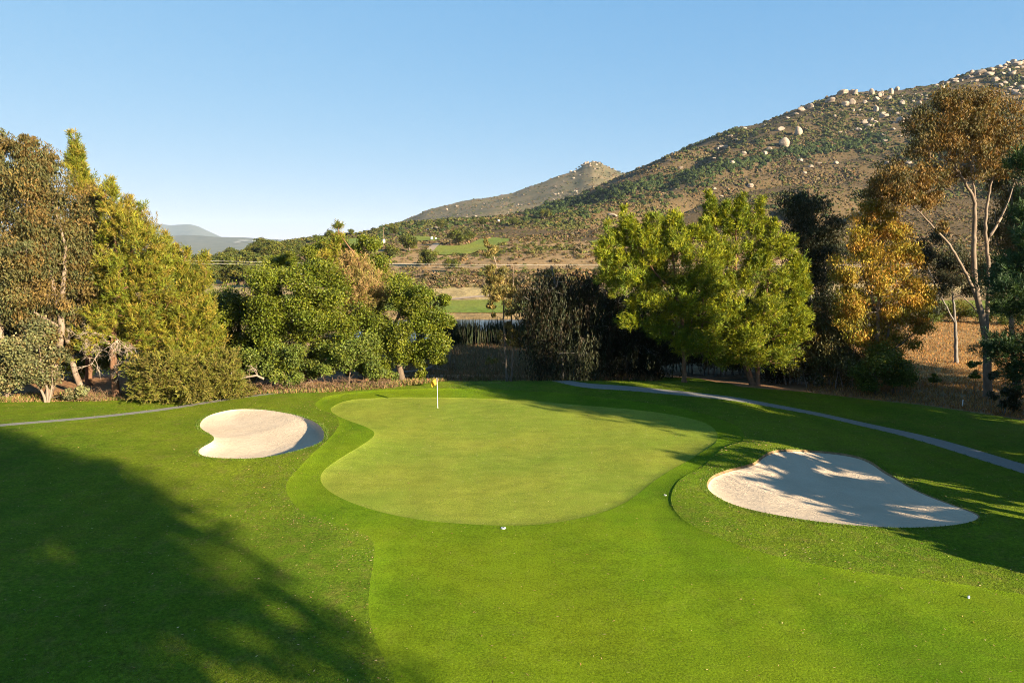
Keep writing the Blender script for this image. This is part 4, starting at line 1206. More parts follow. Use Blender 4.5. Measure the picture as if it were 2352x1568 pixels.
plant('eucalyptus_tree', 'tall bare limbed eucalyptus with smooth pale trunk and high brown crown', 'tree', 55.5,
      [([(2268, 918), (2268, 840), (2264, 778), (2255, 724), (2240, 660), (2236, 600), (2238, 500), (2240, 460), (2205, 400), (2160, 352)], .33, .035),
       ([(2264, 778), (2272, 640), (2262, 510), (2270, 450), (2290, 360), (2295, 290)], .17, .025),
       ([(2255, 724), (2235, 660), (2208, 609), (2180, 560), (2148, 527), (2104, 478), (2045, 450)], .15, .025),
       ([(2240, 460), (2230, 380), (2240, 300)], .09, .02), ([(2205, 400), (2170, 330), (2150, 280)], .08, .02),
       ([(2262, 740), (2225, 690), (2185, 670)], .07, .02), ([(2265, 560), (2310, 480), (2330, 420)], .12, .03)],
      [(2150, 250, 36, 26), (2200, 225, 34, 22), (2245, 250, 36, 26), (2110, 290, 30, 30), (2170, 290, 44, 34), (2230, 300, 40, 30), (2280, 270, 30, 34), (2310, 310, 26, 36), (2120, 335, 34, 24), (2185, 345, 40, 20), (2270, 340, 40, 24), (2310, 365, 30, 20),
       (2015, 410, 24, 30), (2050, 400, 34, 26), (2090, 425, 34, 26), (2130, 430, 26, 22), (2040, 445, 34, 20), (2110, 470, 30, 16), (2145, 455, 20, 30), (2155, 520, 16, 14), (2200, 275, 60, 50), (2250, 320, 60, 50), (2150, 310, 50, 46), (2285, 400, 34, 26), (2075, 430, 50, 36), (2185, 390, 40, 20), (2240, 395, 34, 18), (2120, 395, 26, 24)],
      'browneuc', 640, size=.82, dens=.55, tip=.014, tight=.36)
plant('eucalyptus_tree', 'loose brown eucalyptus crown behind the tall pale trunk', 'tree', 61.0,
      [([(2330, 915), (2325, 780), (2320, 640), (2320, 520), (2325, 440)], .24, .04), ([(2322, 640), (2290, 560), (2285, 480)], .1, .03)],
      [(2310, 430, 26, 30), (2340, 470, 30, 40), (2300, 500, 30, 34), (2340, 550, 34, 40), (2295, 570, 26, 30), (2370, 500, 34, 60), (2330, 620, 40, 30), (2280, 640, 30, 22)],
      'euc', 190, dens=.9)
plant('eucalyptus_tree', 'low dark spreading eucalyptus beyond the tall pale trunk', 'tree', 72.0,
      [([(2195, 850), (2195, 760), (2190, 690), (2180, 620)], .2, .05), ([(2192, 740), (2150, 660), (2125, 600)], .1, .03)],
      [(2130, 560, 24, 26), (2165, 590, 34, 30), (2120, 620, 26, 30), (2210, 610, 30, 30), (2160, 640, 36, 24), (2220, 650, 30, 22), (2100, 660, 20, 24), (2150, 700, 26, 20)],
      'darkeuc', 170, dens=.8)
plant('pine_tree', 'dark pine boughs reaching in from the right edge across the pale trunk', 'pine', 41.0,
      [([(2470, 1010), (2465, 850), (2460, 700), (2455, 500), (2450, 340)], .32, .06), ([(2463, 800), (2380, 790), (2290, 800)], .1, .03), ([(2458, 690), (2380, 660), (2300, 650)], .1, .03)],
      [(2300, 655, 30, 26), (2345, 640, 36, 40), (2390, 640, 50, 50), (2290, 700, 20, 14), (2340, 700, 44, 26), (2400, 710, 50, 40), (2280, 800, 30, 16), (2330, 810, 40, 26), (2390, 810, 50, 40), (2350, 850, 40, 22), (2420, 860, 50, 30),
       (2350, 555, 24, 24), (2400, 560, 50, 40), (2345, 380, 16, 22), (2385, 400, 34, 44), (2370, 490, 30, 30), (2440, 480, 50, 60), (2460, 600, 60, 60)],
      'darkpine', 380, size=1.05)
plant('sapling', 'thin dark sapling standing in the dry grass left of the pale trunk', 'sapling', 51,
      [([(2240, 945), (2239, 890), (2238, 835)], .025, .01)], [(2238, 835, 12, 12), (2236, 862, 14, 10)], 'bush', 16, size=.6, dens=.5, tip=.006)
plant('sapling', 'thin sapling with few leaves nearest the right edge', 'sapling', 50.5,
      [([(2277, 950), (2277, 900), (2275, 860)], .025, .01)], [(2276, 866, 10, 14)], 'darkeuc', 10, size=.6, dens=.4, tip=.006)
plant('leafy_bush', 'sparse dark shrub in the dry grass at the right edge', 'bush', 50.0,
      [([(2308, 950), (2312, 920), (2318, 885)], .05, .02), ([(2306, 950), (2296, 915)], .04, .02)],
      [(2318, 890, 18, 18), (2296, 915, 16, 14), (2325, 920, 18, 18), (2330, 870, 12, 16)], 'darkeuc', 40, size=.8, dens=.6)
plant('leafy_bush', 'tiny round shrub on the dry slope behind the golden tree', 'bush', 60.0,
      [([(2150, 912), (2151, 890)], .03, .01)], [(2150, 888, 12, 9), (2140, 893, 8, 6)], 'bush', 12, size=.6, dens=.6)
# bushes closing the dry field
for lab, px_, py_, d_, spc in (('olive bush at the far end of the dry field', 2140, 740, 100, 'bush'), ('pale olive bush beyond the dry field', 2200, 742, 104, 'feather'), ('olive bush beyond the dry field behind the trunk', 2260, 744, 102, 'bush'), ('olive bush by the right edge of the dry field', 2330, 742, 100, 'bush')):
    plant('leafy_bush', lab, 'bush', d_, [([(px_, 762), (px_, 735)], .08, .03)], [(px_ - 22, py_ + 4, 18, 14), (px_ + 14, py_, 24, 16), (px_, py_ - 8, 18, 10)], spc, 60, size=1.2, dens=.8)

# ------------------------------------------------------------------ trees outside the picture whose shade lies on the lawn
UV = lambda u, v: np.array([-SX * u + -SY * v, -SY * u + SX * v])   # u away from the sun, v across


def shade_tree(label, u, v, hgt, zlo, rad, n, species='shade', taper_=.45, size=1.3, fade=0.):
    c = UV(u, v); g0 = ground(*c)
    tr = [[np.array([(c[0], c[1], 0), (c[0] + .3, c[1], hgt * .4), (c[0] - .2, c[1] + .3, hgt * .9)], float), .35, .06]]
    q = rnd_dirs(n) * rng.random((n, 1)) ** .45
    prof = np.array([rad, rad, (hgt - zlo) / 2])
    cen = q * prof + np.array([c[0], c[1], (hgt + zlo) / 2])
    taper = 1 - taper_ * np.clip((cen[:, 2] - zlo) / (hgt - zlo), 0, 1)
    cen[:, :2] = c + (cen[:, :2] - c) * taper[:, None]
    if fade: cen = cen[rng.random(n) < np.clip((cen[:, 2] - zlo) / (hgt - zlo) / fade + .10, 0, 1)]
    return plant_core('shade_tree', label, 'tree', tr, cen, species, size=size, dens=1.)


shade_tree('tall dense tree behind the viewpoint shading the near lawn', -27, 6.2, 25.5, 11.5, 7.6, 340, taper_=.22, fade=.75)
shade_tree('thin crowned tree behind the viewpoint under the tallest one', -24, 6.4, 15.0, 9.0, 3.4, 14, taper_=.1, size=.8)
shade_tree('broad tree behind the viewpoint beside the tallest one', -27, -8, 24, 9, 8.5, 230, fade=.5)
shade_tree('slender tree behind the viewpoint at the edge of the shade', -29, 2.6, 17.5, 10.5, 2.6, 26)
shade_tree('tall tree out of view beside the cart path', -9, 43.4, 20, 1.5, 6.0, 360, taper_=.5)
shade_tree('second tree out of view beside the cart path', -12, 55, 13, 1, 6, 220)
shade_tree('third tree out of view beyond the dry field', -10, 65, 11.5, 1, 6, 200)
shade_tree('fourth tree out of view beyond the dry field', -16, 76, 33, 1, 9, 330)
shade_tree('small loose tree out of view beside the shaded bunker', -7, 34.6, 7.2, .6, 4.2, 30, size=.62)
shade_tree('low bush out of view beside the shaded bunker', -5, 30.6, 3.8, .4, 2.0, 22, size=.8)
shade_tree('low thick tree out of view where the cart path leaves the photo', -7, 41.5, 7.5, .2, 4.6, 120, size=1.0)
shade_tree('second low thick tree out of view by the cart path', -9, 50.5, 7.5, .2, 4.8, 120, size=1.0)
print('trees', round(time.time() - T0, 1), sum(t_[-1] for t_ in TREES))

# ------------------------------------------------------------------ distant oaks (copies) and hillside cover
def crown_proto(nm, mat, cols, nq, leaf, seedn):
    """unit crown (radius 1) of lumps and leaf faces, with a short trunk"""
    lum = rnd_dirs(26) * rng.uniform(.35, .8, (26, 1)) * np.array([1, 1, .75]); lum[:, 2] += .15
    i = rng.integers(0, 26, nq)
    off = rnd_dirs(nq) * .34 * rng.random((nq, 1)) ** .35
    c = lum[i] + off
    nr = norm(off + rnd_dirs(nq) * .25); ax = norm(np.cross(nr, rnd_dirs(nq))); sd = np.cross(ax, nr)
    cols = np.array(cols); ci = cols[rng.integers(0, len(cols), 26)][i]
    v, f, cc = kites(c, ax, sd, rng.uniform(.7, 1.3, nq) * leaf, rng.uniform(.7, 1.2, nq) * leaf * .8, leaf_col(ci, nq, .18, .08))
    v[:, 2] += .90
    return v, f, cc


def far_tree(name, label, group, proto_set, pos, rad, hgt, first):
    """first of its kind builds the meshes; later ones copy the thing and its parts"""
    src = proto_set[rng.integers(0, len(proto_set))]
    if src.get('root') is None:
        root = empty(name, (0, 0, 0), label, 'tree', group)
        mesh_np('crown', src['v'], src['f'], M['scrub'], src['c'], parent=root)
        mb = MB(); mb.tube(np.array([(0, 0, -.15), (.03, 0, .3), (.0, .02, .8), (.05, 0, 1.2)]), [.11, .08, .06, .03], 6)
        for a_ in range(4):
            an = a_ * 1.6; mb.tube(np.array([(0, 0, .45), (.25 * math.cos(an), .25 * math.sin(an), .75), (.5 * math.cos(an), .5 * math.sin(an), 1.05)]), [.05, .035, .015], 5)
        mb.build('trunk', M['bark_oak'], root, smooth=True)
        src['root'] = root; r = root
    else:
        r = src['root'].copy(); C.objects.link(r)
        for ch in list(src['root'].children):
            c_ = ch.copy(); C.objects.link(c_); c_.parent = r
        r['label'] = label
        if group: r['group'] = group
        elif 'group' in r: del r['group']
    r.location = pos; r.scale = (rad, rad, hgt / 2.0); r.rotation_euler = (0, 0, rng.uniform(0, 6.28))
    return r


PROTO = [dict(zip('vfc', crown_proto('a', None, [(.080, .092, .016), (.100, .108, .016), (.068, .080, .018), (.120, .112, .022)], 2600, .13, i))) for i in range(4)]
# oak wood on the left, behind the belt
k = 0
spots = []
tries = 0
while len(spots) < 130 and tries < 9000:
    tries += 1
    d = math.exp(rng.uniform(math.log(172), math.log(470))); a_ = rng.uniform(-.80, -.27)
    px_ = CX + a_ * F
    if px_ > 640 and d > 330: continue
    if px_ > 690 and d > 240: continue
    x, y = a_ * d, d
    if any(inside(np.array([x]), np.array([y]), w)[0] for w in KEEPOUT): continue
    r = rng.uniform(3.8, 6.6)
    if all(math.hypot(x - s[0], y - s[1]) > .78 * max(r, s[2]) for s in spots): spots.append((x, y, r))
for x, y, r in spots:
    far_tree('oak_tree', 'rounded green oak of the wood in the valley behind the left belt', 'oaks of the wood in the valley', PROTO, (x, y, ground(x, y)), r, r * rng.uniform(1.35, 1.75), False)
# single trees on the slope and along the ridge
for px_, py_, wpx, lab in ((940, 578, 52, 'dark round oak beside the pale hillside path'), (1050, 562, 46, 'dark oak clump between the hillside path and the tee strip'), (1075, 556, 34, 'smaller oak right of the dark oak clump by the tee strip'),
                           (806, 541, 20, 'small tree alone on the ridge skyline beside the pine spire'), (757, 552, 32, 'bushy oak on the ridge skyline above the clearing'), (725, 556, 22, 'low oak on the ridge left of the bushy one'),
                           (985, 612, 50, 'green bushy tree on the slope above the wires'), (1035, 625, 44, 'green bush on the slope just above the wires'), (900, 598, 44, 'olive tree on the slope behind the edge oak'),
                           (1016, 528, 30, 'grey-green tree in the scrub above the parked cart'), (1180, 520, 26, 'green tree among scrub below the far peak'), (1110, 520, 26, 'dark tree among scrub left of the green one'), (1250, 505, 34, 'oak at the lower end of the dark oak band'),
                           (905, 540, 30, 'dark bush above the clearing by the utility pole'), (1820, 520, 70, 'green oak on the slope behind the thin dark tree'), (1860, 500, 60, 'larger green oak behind the thin dark tree'), (1500, 640, 30, 'shrubby tree behind the left bright pine'),
                           (1265, 640, 30, 'reddish shrubby tree rising behind the weeping tree')):
    p = pick([px_], [py_], 140, 1690)[0]; r = wpx / 2 / F * p[1]
    far_tree('hillside_tree', lab, None, PROTO, tuple(p), r, r * 1.75, False)


def scrub_mass(name, label, P_, rad, cols, nq, leaf, flat=.7, kind='stuff', mat='scrub', cat='scrub'):
    """many low shrubs as one mass"""
    n = len(P_)
    i = np.repeat(np.arange(n), nq); N = len(i)
    dv = rnd_dirs(N); dv[:, 2] = np.abs(dv[:, 2])
    r_ = rad[i, None]
    c = P_[i] + dv * r_ * (rng.random((N, 1)) ** .3) * np.array([1, 1, flat])
    nr = norm(dv + rnd_dirs(N) * .45); ax = norm(np.cross(nr, rnd_dirs(N))); sd = np.cross(ax, nr)
    L = rad[i] * leaf * rng.uniform(.7, 1.3, N)
    v, f, cc = kites(c, ax, sd, L, L * .85, leaf_col(cols[i], N, .17, .06))
    return tag(mesh_np(name, v, f, M[mat], cc), label, cat, kind=kind)


def sample_hill(n, dlo, dhi, alo, ahi, extra=.15):
    """points spread evenly over what the slope shows"""
    a = np.linspace(alo, ahi, 300); d = np.exp(np.linspace(math.log(dlo), math.log(dhi), 300))
    A_, D_ = np.meshgrid(a, d, indexing='ij'); z = H0(A_ * D_, D_)
    yy = (z - CAMZ) / D_
    w = np.maximum(np.diff(yy, axis=1), 0) + extra * (yy.max() - yy.min()) / 300
    cdf = np.cumsum(w.ravel()); cdf /= cdf[-1]
    k_ = np.searchsorted(cdf, rng.random(n)); i, j = np.unravel_index(k_, w.shape)
    aa = a[i] + rng.uniform(-.5, .5, n) * (a[1] - a[0]); dd = d[j] * np.exp(rng.uniform(-.5, .5, n) * (math.log(d[1]) - math.log(d[0])))
    return aa * dd, dd


def clear(x, y, margin=0):
    ok = np.ones(len(x), bool)
    for w in KEEPOUT: ok &= ~inside(x, y, w)
    return ok


BROWN = np.array([(.165, .108, .055), (.140, .100, .058), (.135, .098, .040), (.185, .115, .048), (.125, .100, .036)])
OLIVE = np.array([(.095, .092, .022), (.078, .082, .020), (.110, .100, .028), (.062, .074, .018)])
# far slope
x, y = sample_hill(60000, 330, 1180, -.55, .98)
cl_ = fbm(x, y, 45, 4) + .6 * fbm(x, y, 14, 2)
ok = clear(x, y) & (rng.random(len(x)) < np.clip(.78 + 1.2 * cl_, .42, 1)); x, y, cl_ = x[ok], y[ok], cl_[ok]
g_ = fbm(x, y, 120, 4) + .25 * fbm(x, y, 18, 2)
pv = np.stack([x, y, H0(x, y)], -1)
up = sstep(60, 170, pv[:, 2])          # greener towards the top
gm = rng.random(len(x)) < np.clip(.30 + 1.1 * g_ + .38 * up + .35 * sstep(.0, -.25, x / y), .05, .95)
cols = np.where(gm[:, None], OLIVE[rng.integers(0, 4, len(x))], BROWN[rng.integers(0, 5, len(x))])
rad = rng.uniform(.9, 2.5, len(x)) * np.clip(y / 800, .6, 1.25) * np.where(gm, 1.15, .9) * np.clip(1 + .8 * cl_, .6, 1.5)
pv[:, 2] -= rad * .1
scrub_mass('scrub', 'brown and olive scrub covering the mountain slope', pv, rad, cols, 11, 1.0)
# near slope beyond the pond
x, y = sample_hill(9000, 186, 335, -.30, .75, .4)
ok = clear(x, y) & (rng.random(len(x)) < np.clip(.75 + 1.3 * fbm(x, y, 40, 3), .1, 1)); x, y = x[ok], y[ok]
g_ = fbm(x, y, 60, 3)
gm = rng.random(len(x)) < np.clip(.34 + .9 * g_, .06, .9)
cols = np.where(gm[:, None], OLIVE[rng.integers(0, 4, len(x))] * 1.15, BROWN[rng.integers(0, 5, len(x))] * 1.05)
rad = rng.uniform(.4, 1.5, len(x)) * np.exp(rng.normal(0, .3, len(x)))
pv = np.stack([x, y, H0(x, y)], -1)
scrub_mass('scrub', 'dry brown bushes on the sandy slope beyond the pond', pv, rad, cols, 60, .34)
# dark oak band in the ravine and smaller patches
band = np.array([(2040, 318), (1950, 330), (1850, 342), (1780, 352), (1700, 372), (1640, 388), (1580, 402), (1500, 420), (1440, 433), (1380, 446), (1320, 462), (1270, 476), (1210, 490)], float)
tt = rng.random(720); s_ = np.linspace(0, 1, len(band))
bx_ = np.interp(tt, s_, band[:, 0]) + rng.normal(0, 8, 720); by_ = np.interp(tt, s_, band[:, 1]) + rng.normal(0, 9, 720) + 4
extra = np.concatenate([np.stack([rng.normal(cx_, sx_, n_), rng.normal(cy_, sy_, n_)], -1) for cx_, cy_, sx_, sy_, n_ in
                        ((1830, 335, 60, 10, 40), (1560, 425, 40, 8, 30), (1850, 470, 36, 14, 40), (1480, 455, 60, 8, 30), (1130, 505, 70, 10, 50), (980, 520, 60, 8, 40), (880, 535, 50, 8, 30), (1340, 485, 50, 10, 40), (2260, 330, 50, 14, 40), (1690, 300, 30, 4, 16), (1600, 340, 30, 6, 14))])
pts_ = np.vstack([np.stack([bx_, by_], -1), extra])
w = pick(pts_[:, 0], pts_[:, 1], 330, 1690); w = w[(w[:, 1] < 1600) & clear(w[:, 0], w[:, 1])]
rad = rng.uniform(2.4, 4.6, len(w)) * np.clip(w[:, 1] / 850, .5, 1.1)
DK = np.array([(.050, .075, .022), (.060, .085, .022), (.045, .065, .022), (.075, .095, .024)])
scrub_mass('oak_woodland', 'dark green oak woodland band in the ravine across the slope', w, rad, DK[rng.integers(0, 4, len(w))], 90, .42, flat=1.0, cat='woodland')
# far peak scrub
a_, ds_, zz_ = PEAK
n = 5000
ia = rng.integers(0, len(a_) - 1, n); ja = rng.integers(6, 36, n)
aa = a_[ia] + rng.random(n) * (a_[1] - a_[0]); dd = ds_[ja]
pv = np.stack([aa * dd, dd, zz_[ia, ja] - .5], -1)
scrub_mass('scrub', 'fine dark scrub on the far rocky peak', pv, rng.uniform(2, 4.5, n), np.where(rng.random((n, 1)) < .45, OLIVE[rng.integers(0, 4, n)] * .9, BROWN[rng.integers(0, 5, n)] * 1.1), 8, 1.0)
print('scrub', round(time.time() - T0, 1))

# ------------------------------------------------------------------ boulders
def rock_mesh(k_):
    import bmesh
    bm = bmesh.new(); bmesh.ops.create_icosphere(bm, subdivisions=3, radius=1)
    pl = [(norm(rng.normal(size=3)), rng.uniform(.5, .88)) for _ in range(9)]
    for v in bm.verts:
        p = np.array(v.co)
        for nrm, h_ in pl:
            s_ = p @ nrm
            if s_ > h_: p = p - nrm * (s_ - h_) * .85
        q = p * (1 + .10 * math.sin(3.1 * p[0] + k_) * math.cos(2.7 * p[1] + 1.3 * k_) + .05 * math.sin(7 * p[2] + k_))
        v.co = q
    me = bpy.data.meshes.new('boulder'); bm.to_mesh(me); bm.free(); me.materials.append(M['granite'])
    return me


ROCKS = [rock_mesh(i) for i in range(12)]


def boulder(px_, py_, wp, hp, label, group=None, surf='hill'):
    if isinstance(surf, str):
        p = pick([px_], [py_ + hp * .35], 180, 1690)[0]
    else:
        p = surf
    m_ = p[1] / F
    o = bpy.data.objects.new('boulder', ROCKS[rng.integers(0, len(ROCKS))]); C.objects.link(o)
    w_ = wp * m_ * .55; h_ = hp * m_ * .60
    o.location = (p[0], p[1], p[2] + h_ * .45)
    o.scale = (w_, w_ * rng.uniform(.8, 1.1), h_); o.rotation_euler = (rng.normal(0, .12), rng.normal(0, .12), rng.uniform(0, 6.28))
    return tag(o, label, 'boulder', group)


g1 = 'pale boulders along the right skyline'; l1 = 'pale granite boulder in the rocky crest along the right skyline'
S8 = lambda z, q=.16667: (1960 + z[0] * q, 110.25 + z[1] * q, z[2] * q, z[3] * q)
for z in [(1625, 335, 75, 50), (1760, 335, 150, 60), (1870, 360, 115, 75), (1900, 300, 105, 45), (2010, 265, 115, 50), (2205, 180, 85, 45), (2240, 225, 125, 60), (2130, 205, 60, 40), (2060, 280, 85, 45), (2140, 310, 60, 50), (2240, 280, 80, 45), (2190, 350, 95, 75),
          (1595, 405, 60, 60), (1640, 405, 40, 40), (1390, 435, 95, 45), (1400, 465, 90, 38), (1440, 388, 60, 35), (1470, 437, 50, 25), (1300, 490, 90, 30), (1220, 500, 60, 25), (1690, 455, 60, 35), (1630, 465, 40, 25), (2310, 210, 60, 40), (2330, 190, 50, 40), (2320, 265, 60, 35), (1540, 420, 40, 30), (1500, 450, 40, 25), (2090, 240, 60, 35)]:
    boulder(*S8(z), l1, g1)
g2 = 'pale boulders on the upper right slope'; l2 = 'pale granite boulder among dark scrub on the upper right slope'
for z in [(1135, 525, 60, 45), (1230, 545, 50, 55), (1190, 570, 30, 30), (1165, 612, 28, 26), (1205, 612, 30, 35), (1960, 445, 110, 70), (1990, 505, 110, 50), (2040, 520, 70, 60), (2090, 480, 60, 50), (1955, 605, 80, 45), (1930, 675, 80, 45), (2220, 600, 90, 60), (2310, 550, 90, 60), (2260, 635, 100, 50),
          (2130, 635, 70, 25), (2170, 545, 60, 30), (2215, 505, 40, 40), (2335, 410, 50, 40), (2060, 350, 70, 40), (2200, 685, 35, 30), (2255, 435, 30, 24), (1735, 520, 40, 18), (2160, 570, 60, 24), (2090, 605, 34, 18), (1785, 575, 34, 18), (2235, 490, 40, 20)]:
    boulder(*S8(z), l2, g2)
g3 = 'pale boulders on the open slope below the middle skyline'; l3 = 'pale granite boulder on the olive slope left of the high brown crown'
for z in [(30, 620, 60, 90), (320, 710, 95, 75), (390, 610, 40, 35), (485, 695, 65, 65), (160, 750, 70, 50), (400, 900, 90, 40), (515, 855, 65, 40), (600, 905, 55, 35), (565, 1028, 30, 30), (160, 1025, 90, 65), (240, 985, 60, 45), (305, 1018, 80, 35), (220, 1075, 70, 40), (270, 1072, 35, 34), (445, 1082, 45, 20),
          (540, 1118, 60, 35), (50, 1110, 40, 26), (90, 1125, 60, 40), (175, 1120, 40, 30), (85, 855, 45, 30), (115, 920, 30, 20), (55, 925, 30, 22), (435, 1275, 80, 40), (415, 1190, 60, 35), (820, 740, 55, 45), (850, 640, 30, 30), (945, 645, 35, 20), (1010, 660, 45, 25), (1010, 705, 50, 30), (785, 945, 50, 35), (0, 860, 30, 45), (10, 750, 40, 60), (670, 665, 22, 26), (400, 650, 30, 40), (800, 895, 24, 24)]:
    boulder(*S8(z), l3, g3)
for z, lab in (((260, 620, 90, 100), 'jagged boulder stack breaking the middle skyline'), ((350, 655, 60, 80), 'upright boulder below the jagged skyline stack'), ((520, 600, 60, 95), 'slender leaning rock of the skyline pair'), ((605, 570, 65, 60), 'rounded rock of the skyline pair'),
               ((665, 760, 85, 80), 'round egg shaped boulder alone on the upper slope'), ((310, 845, 70, 100), 'tall split boulder on the open slope'), ((425, 935, 110, 70), 'broad slanting boulder below the tall split one'), ((660, 995, 115, 100), 'largest pointed boulder beside the high brown crown'), ((905, 760, 80, 50), 'wide boulder pair just left of the high brown crown')):
    boulder(*S8(z), lab)
S5 = lambda z, q=.6615: (796 + z[0] * q, 122.5 + z[1] * q, z[2] * q, z[3] * q)
g4 = 'pale boulders in the middle of the mountain slope'; l4 = 'pale granite boulder scattered on the middle mountain slope'
for z in [(1507, 262, 24, 18), (1612, 183, 22, 18), (1680, 165, 36, 18), (1733, 175, 22, 22), (1757, 168, 22, 20), (1755, 135, 30, 14), (1800, 172, 16, 12), (1710, 275, 18, 6), (1695, 218, 12, 8), (1378, 348, 20, 14), (1450, 348, 24, 18), (1465, 332, 22, 12), (1337, 380, 22, 14), (1320, 325, 20, 12), (1300, 325, 20, 12),
          (1400, 460, 24, 14), (1300, 496, 16, 6), (1330, 287, 20, 6), (1160, 398, 20, 10), (962, 553, 16, 12), (1275, 470, 16, 8), (1290, 332, 14, 10), (1355, 300, 12, 8), (1275, 365, 18, 8), (1575, 370, 20, 10), (1640, 383, 18, 8), (1610, 392, 18, 10), (1700, 380, 16, 12), (1780, 265, 24, 8), (1810, 250, 22, 8), (940, 565, 16, 8), (1530, 225, 14, 8), (1560, 210, 18, 10), (1450, 252, 16, 10), (1380, 260, 22, 8), (1590, 415, 18, 9), (1880, 380, 18, 10), (1240, 372, 12, 6), (1120, 372, 14, 6), (1950, 380, 22, 12), (1830, 505, 24, 16)]:
    boulder(*S5(z), l4, g4)
for z, lab in (((1520, 310, 36, 36), 'big rounded boulder above the dark oak band'), ((1570, 273, 26, 34), 'twin boulders above the big rounded boulder'), ((1578, 195, 24, 18), 'rounded skyline boulder lowest on the main ridge'), ((1725, 137, 36, 20), 'pointed boulder highest on the middle skyline'), ((925, 562, 36, 12), 'flat pale rock outcrop low on the slope above the bright pines')):
    boulder(*S5(z), lab)
# rocks on the far peak
def on_peak(px_, py_):
    u_, v_, w_ = ray(px_, py_); a0 = float(u_ / v_); i = int(np.clip(np.searchsorted(a_, a0), 0, len(a_) - 1))
    el = (zz_[i] - CAMZ) / ds_; tgt = float(w_ / v_)
    j = np.where(el >= tgt)[0]
    j = int(j[0]) if len(j) else int(np.argmax(el))
    return np.array([a0 * ds_[j], ds_[j], zz_[i, j]])


for i in range(64):
    t_ = rng.random()
    if i < 26: px_, py_ = 1360 + rng.normal(0, 28), 372 + abs(rng.normal(0, 10))
    else: px_ = rng.uniform(1000, 1430); py_ = np.interp(px_, [1000, 1180, 1330, 1430], [480, 445, 395, 400]) + rng.uniform(0, 55)
    w_ = rng.uniform(2.6, 6) * (1.3 if i < 26 else 1)
    boulder(px_, py_, w_, w_ * rng.uniform(.5, .8), 'small pale rock on the far peak behind the main slope', 'pale rocks on the far peak', surf=on_peak(px_, py_))
for i in range(34):
    px_ = rng.uniform(1480, 2340); top = np.interp(px_, [1480, 1690, 1935, 2060, 2352], [395, 296, 215, 210, 145]); py_ = top + rng.uniform(4, 150) ** 1.0
    w_ = rng.uniform(3, 7.5); boulder(px_, py_, w_, w_ * rng.uniform(.45, .8), 'little pale rock half hidden in scrub on the mountain slope', 'little pale rocks in the scrub')
print('rocks', round(time.time() - T0, 1))

# ------------------------------------------------------------------ reeds, dry grass, litter
def blades(name, label, xy, hlo, hhi, wid, cols, lean=.2, per=1, mat='straw', cat='grass'):
    xy = np.repeat(xy, per, 0); n = len(xy)
    xy = xy + rng.normal(0, .06 * (per > 1), xy.shape)
    z = H(xy[:, 0], xy[:, 1]); base = np.column_stack([xy, z - .03])
    hh = rng.uniform(hlo, hhi, n)[:, None]
    ln = np.column_stack([rng.normal(0, lean, (n, 2)), np.ones(n)])
    tip = base + norm(ln) * hh
    th = rng.uniform(0, math.pi, n); sd = np.column_stack([np.cos(th), np.sin(th), 0 * th]) * wid * .5
    mid = base + (tip - base) * .55 + np.column_stack([rng.normal(0, .03, (n, 2)), np.zeros(n)]) * hh
    v = np.stack([base - sd, base + sd, mid + sd * .8, tip, mid - sd * .8], 1)
    f0 = np.arange(n)[:, None] * 5
    q = f0 + np.array([[0, 1, 2, 4]]); t_ = f0 + np.array([[4, 2, 3]])
    col = np.repeat(leaf_col(np.array(cols)[rng.integers(0, len(cols), n)], n, .2, .08), 5, 0)
    return tag(mesh_np(name, v.reshape(-1, 3), [q, t_], M[mat], col), label, cat, kind='stuff')


n = 11000
xy = np.column_stack([rng.uniform(-14, 34, n), 95.5 + 5.5 * rng.random(n)])
xy = xy[fbm(xy[:, 0], xy[:, 1], 4, 2) > -.35]
blades('reeds', 'dark grey-green reeds along the near bank of the pond', xy, 2.4, 4.3, .12, [(.040, .050, .022), (.052, .050, .030), (.032, .045, .020)], .10, cat='reeds')
n = 26000
yy = rng.uniform(61.5, 97, n); xx = rng.uniform(-.16, .22, n) * yy
blades('dry_grass', 'brown dry grass in the shaded hollow before the pond', np.column_stack([xx, yy]), .25, .8, .05, [(.24, .14, .07), (.19, .12, .06), (.28, .17, .09), (.14, .12, .05)], .35)
n = 60000
yy = np.exp(rng.uniform(math.log(46), math.log(112), n)); xx = rng.uniform(.44, .86, n) * yy
ok = yy > np.interp(xx, LAWN_EDGE[:, 0], LAWN_EDGE[:, 1]) + .2
xx, yy = xx[ok], yy[ok]
blades('dry_grass', 'tall orange-brown dry grass in the field at right', np.column_stack([xx, yy]), .14, .42, .05, [(.40, .20, .065), (.33, .165, .055), (.46, .25, .085), (.27, .145, .05)], .45)
n = 15000
xx = rng.uniform(-48, -2, n); ed = np.interp(xx, LAWN_EDGE[:, 0], LAWN_EDGE[:, 1]); yy = ed + rng.random(n) ** 1.6 * 3.0 - .25
blades('dry_grass', 'fringe of dry grass and weeds along the foot of the trees', np.column_stack([xx, yy]), .10, .42, .05, [(.30, .17, .08), (.36, .22, .10), (.20, .20, .05), (.14, .17, .03)], .5)
# fallen leaves on the lawn
def litter(name, label, xy, L, cols):
    n = len(xy); z = H(xy[:, 0], xy[:, 1]) + .022
    th = rng.uniform(0, 6.28, n); ax = norm(np.column_stack([np.cos(th), np.sin(th), rng.normal(0, .15, n)]))
    sd = norm(np.cross(ax, norm(np.column_stack([rng.normal(0, .3, (n, 2)), np.ones(n)]))))
    Ls = rng.uniform(*L, n)
    v, f, c = kites(np.column_stack([xy, z]), ax, sd, Ls, Ls * .32, leaf_col(np.array(cols)[rng.integers(0, len(cols), n)], n, .25, .08))
    return tag(mesh_np(name, v, f, M['straw'], c), label, 'leaves', kind='stuff')


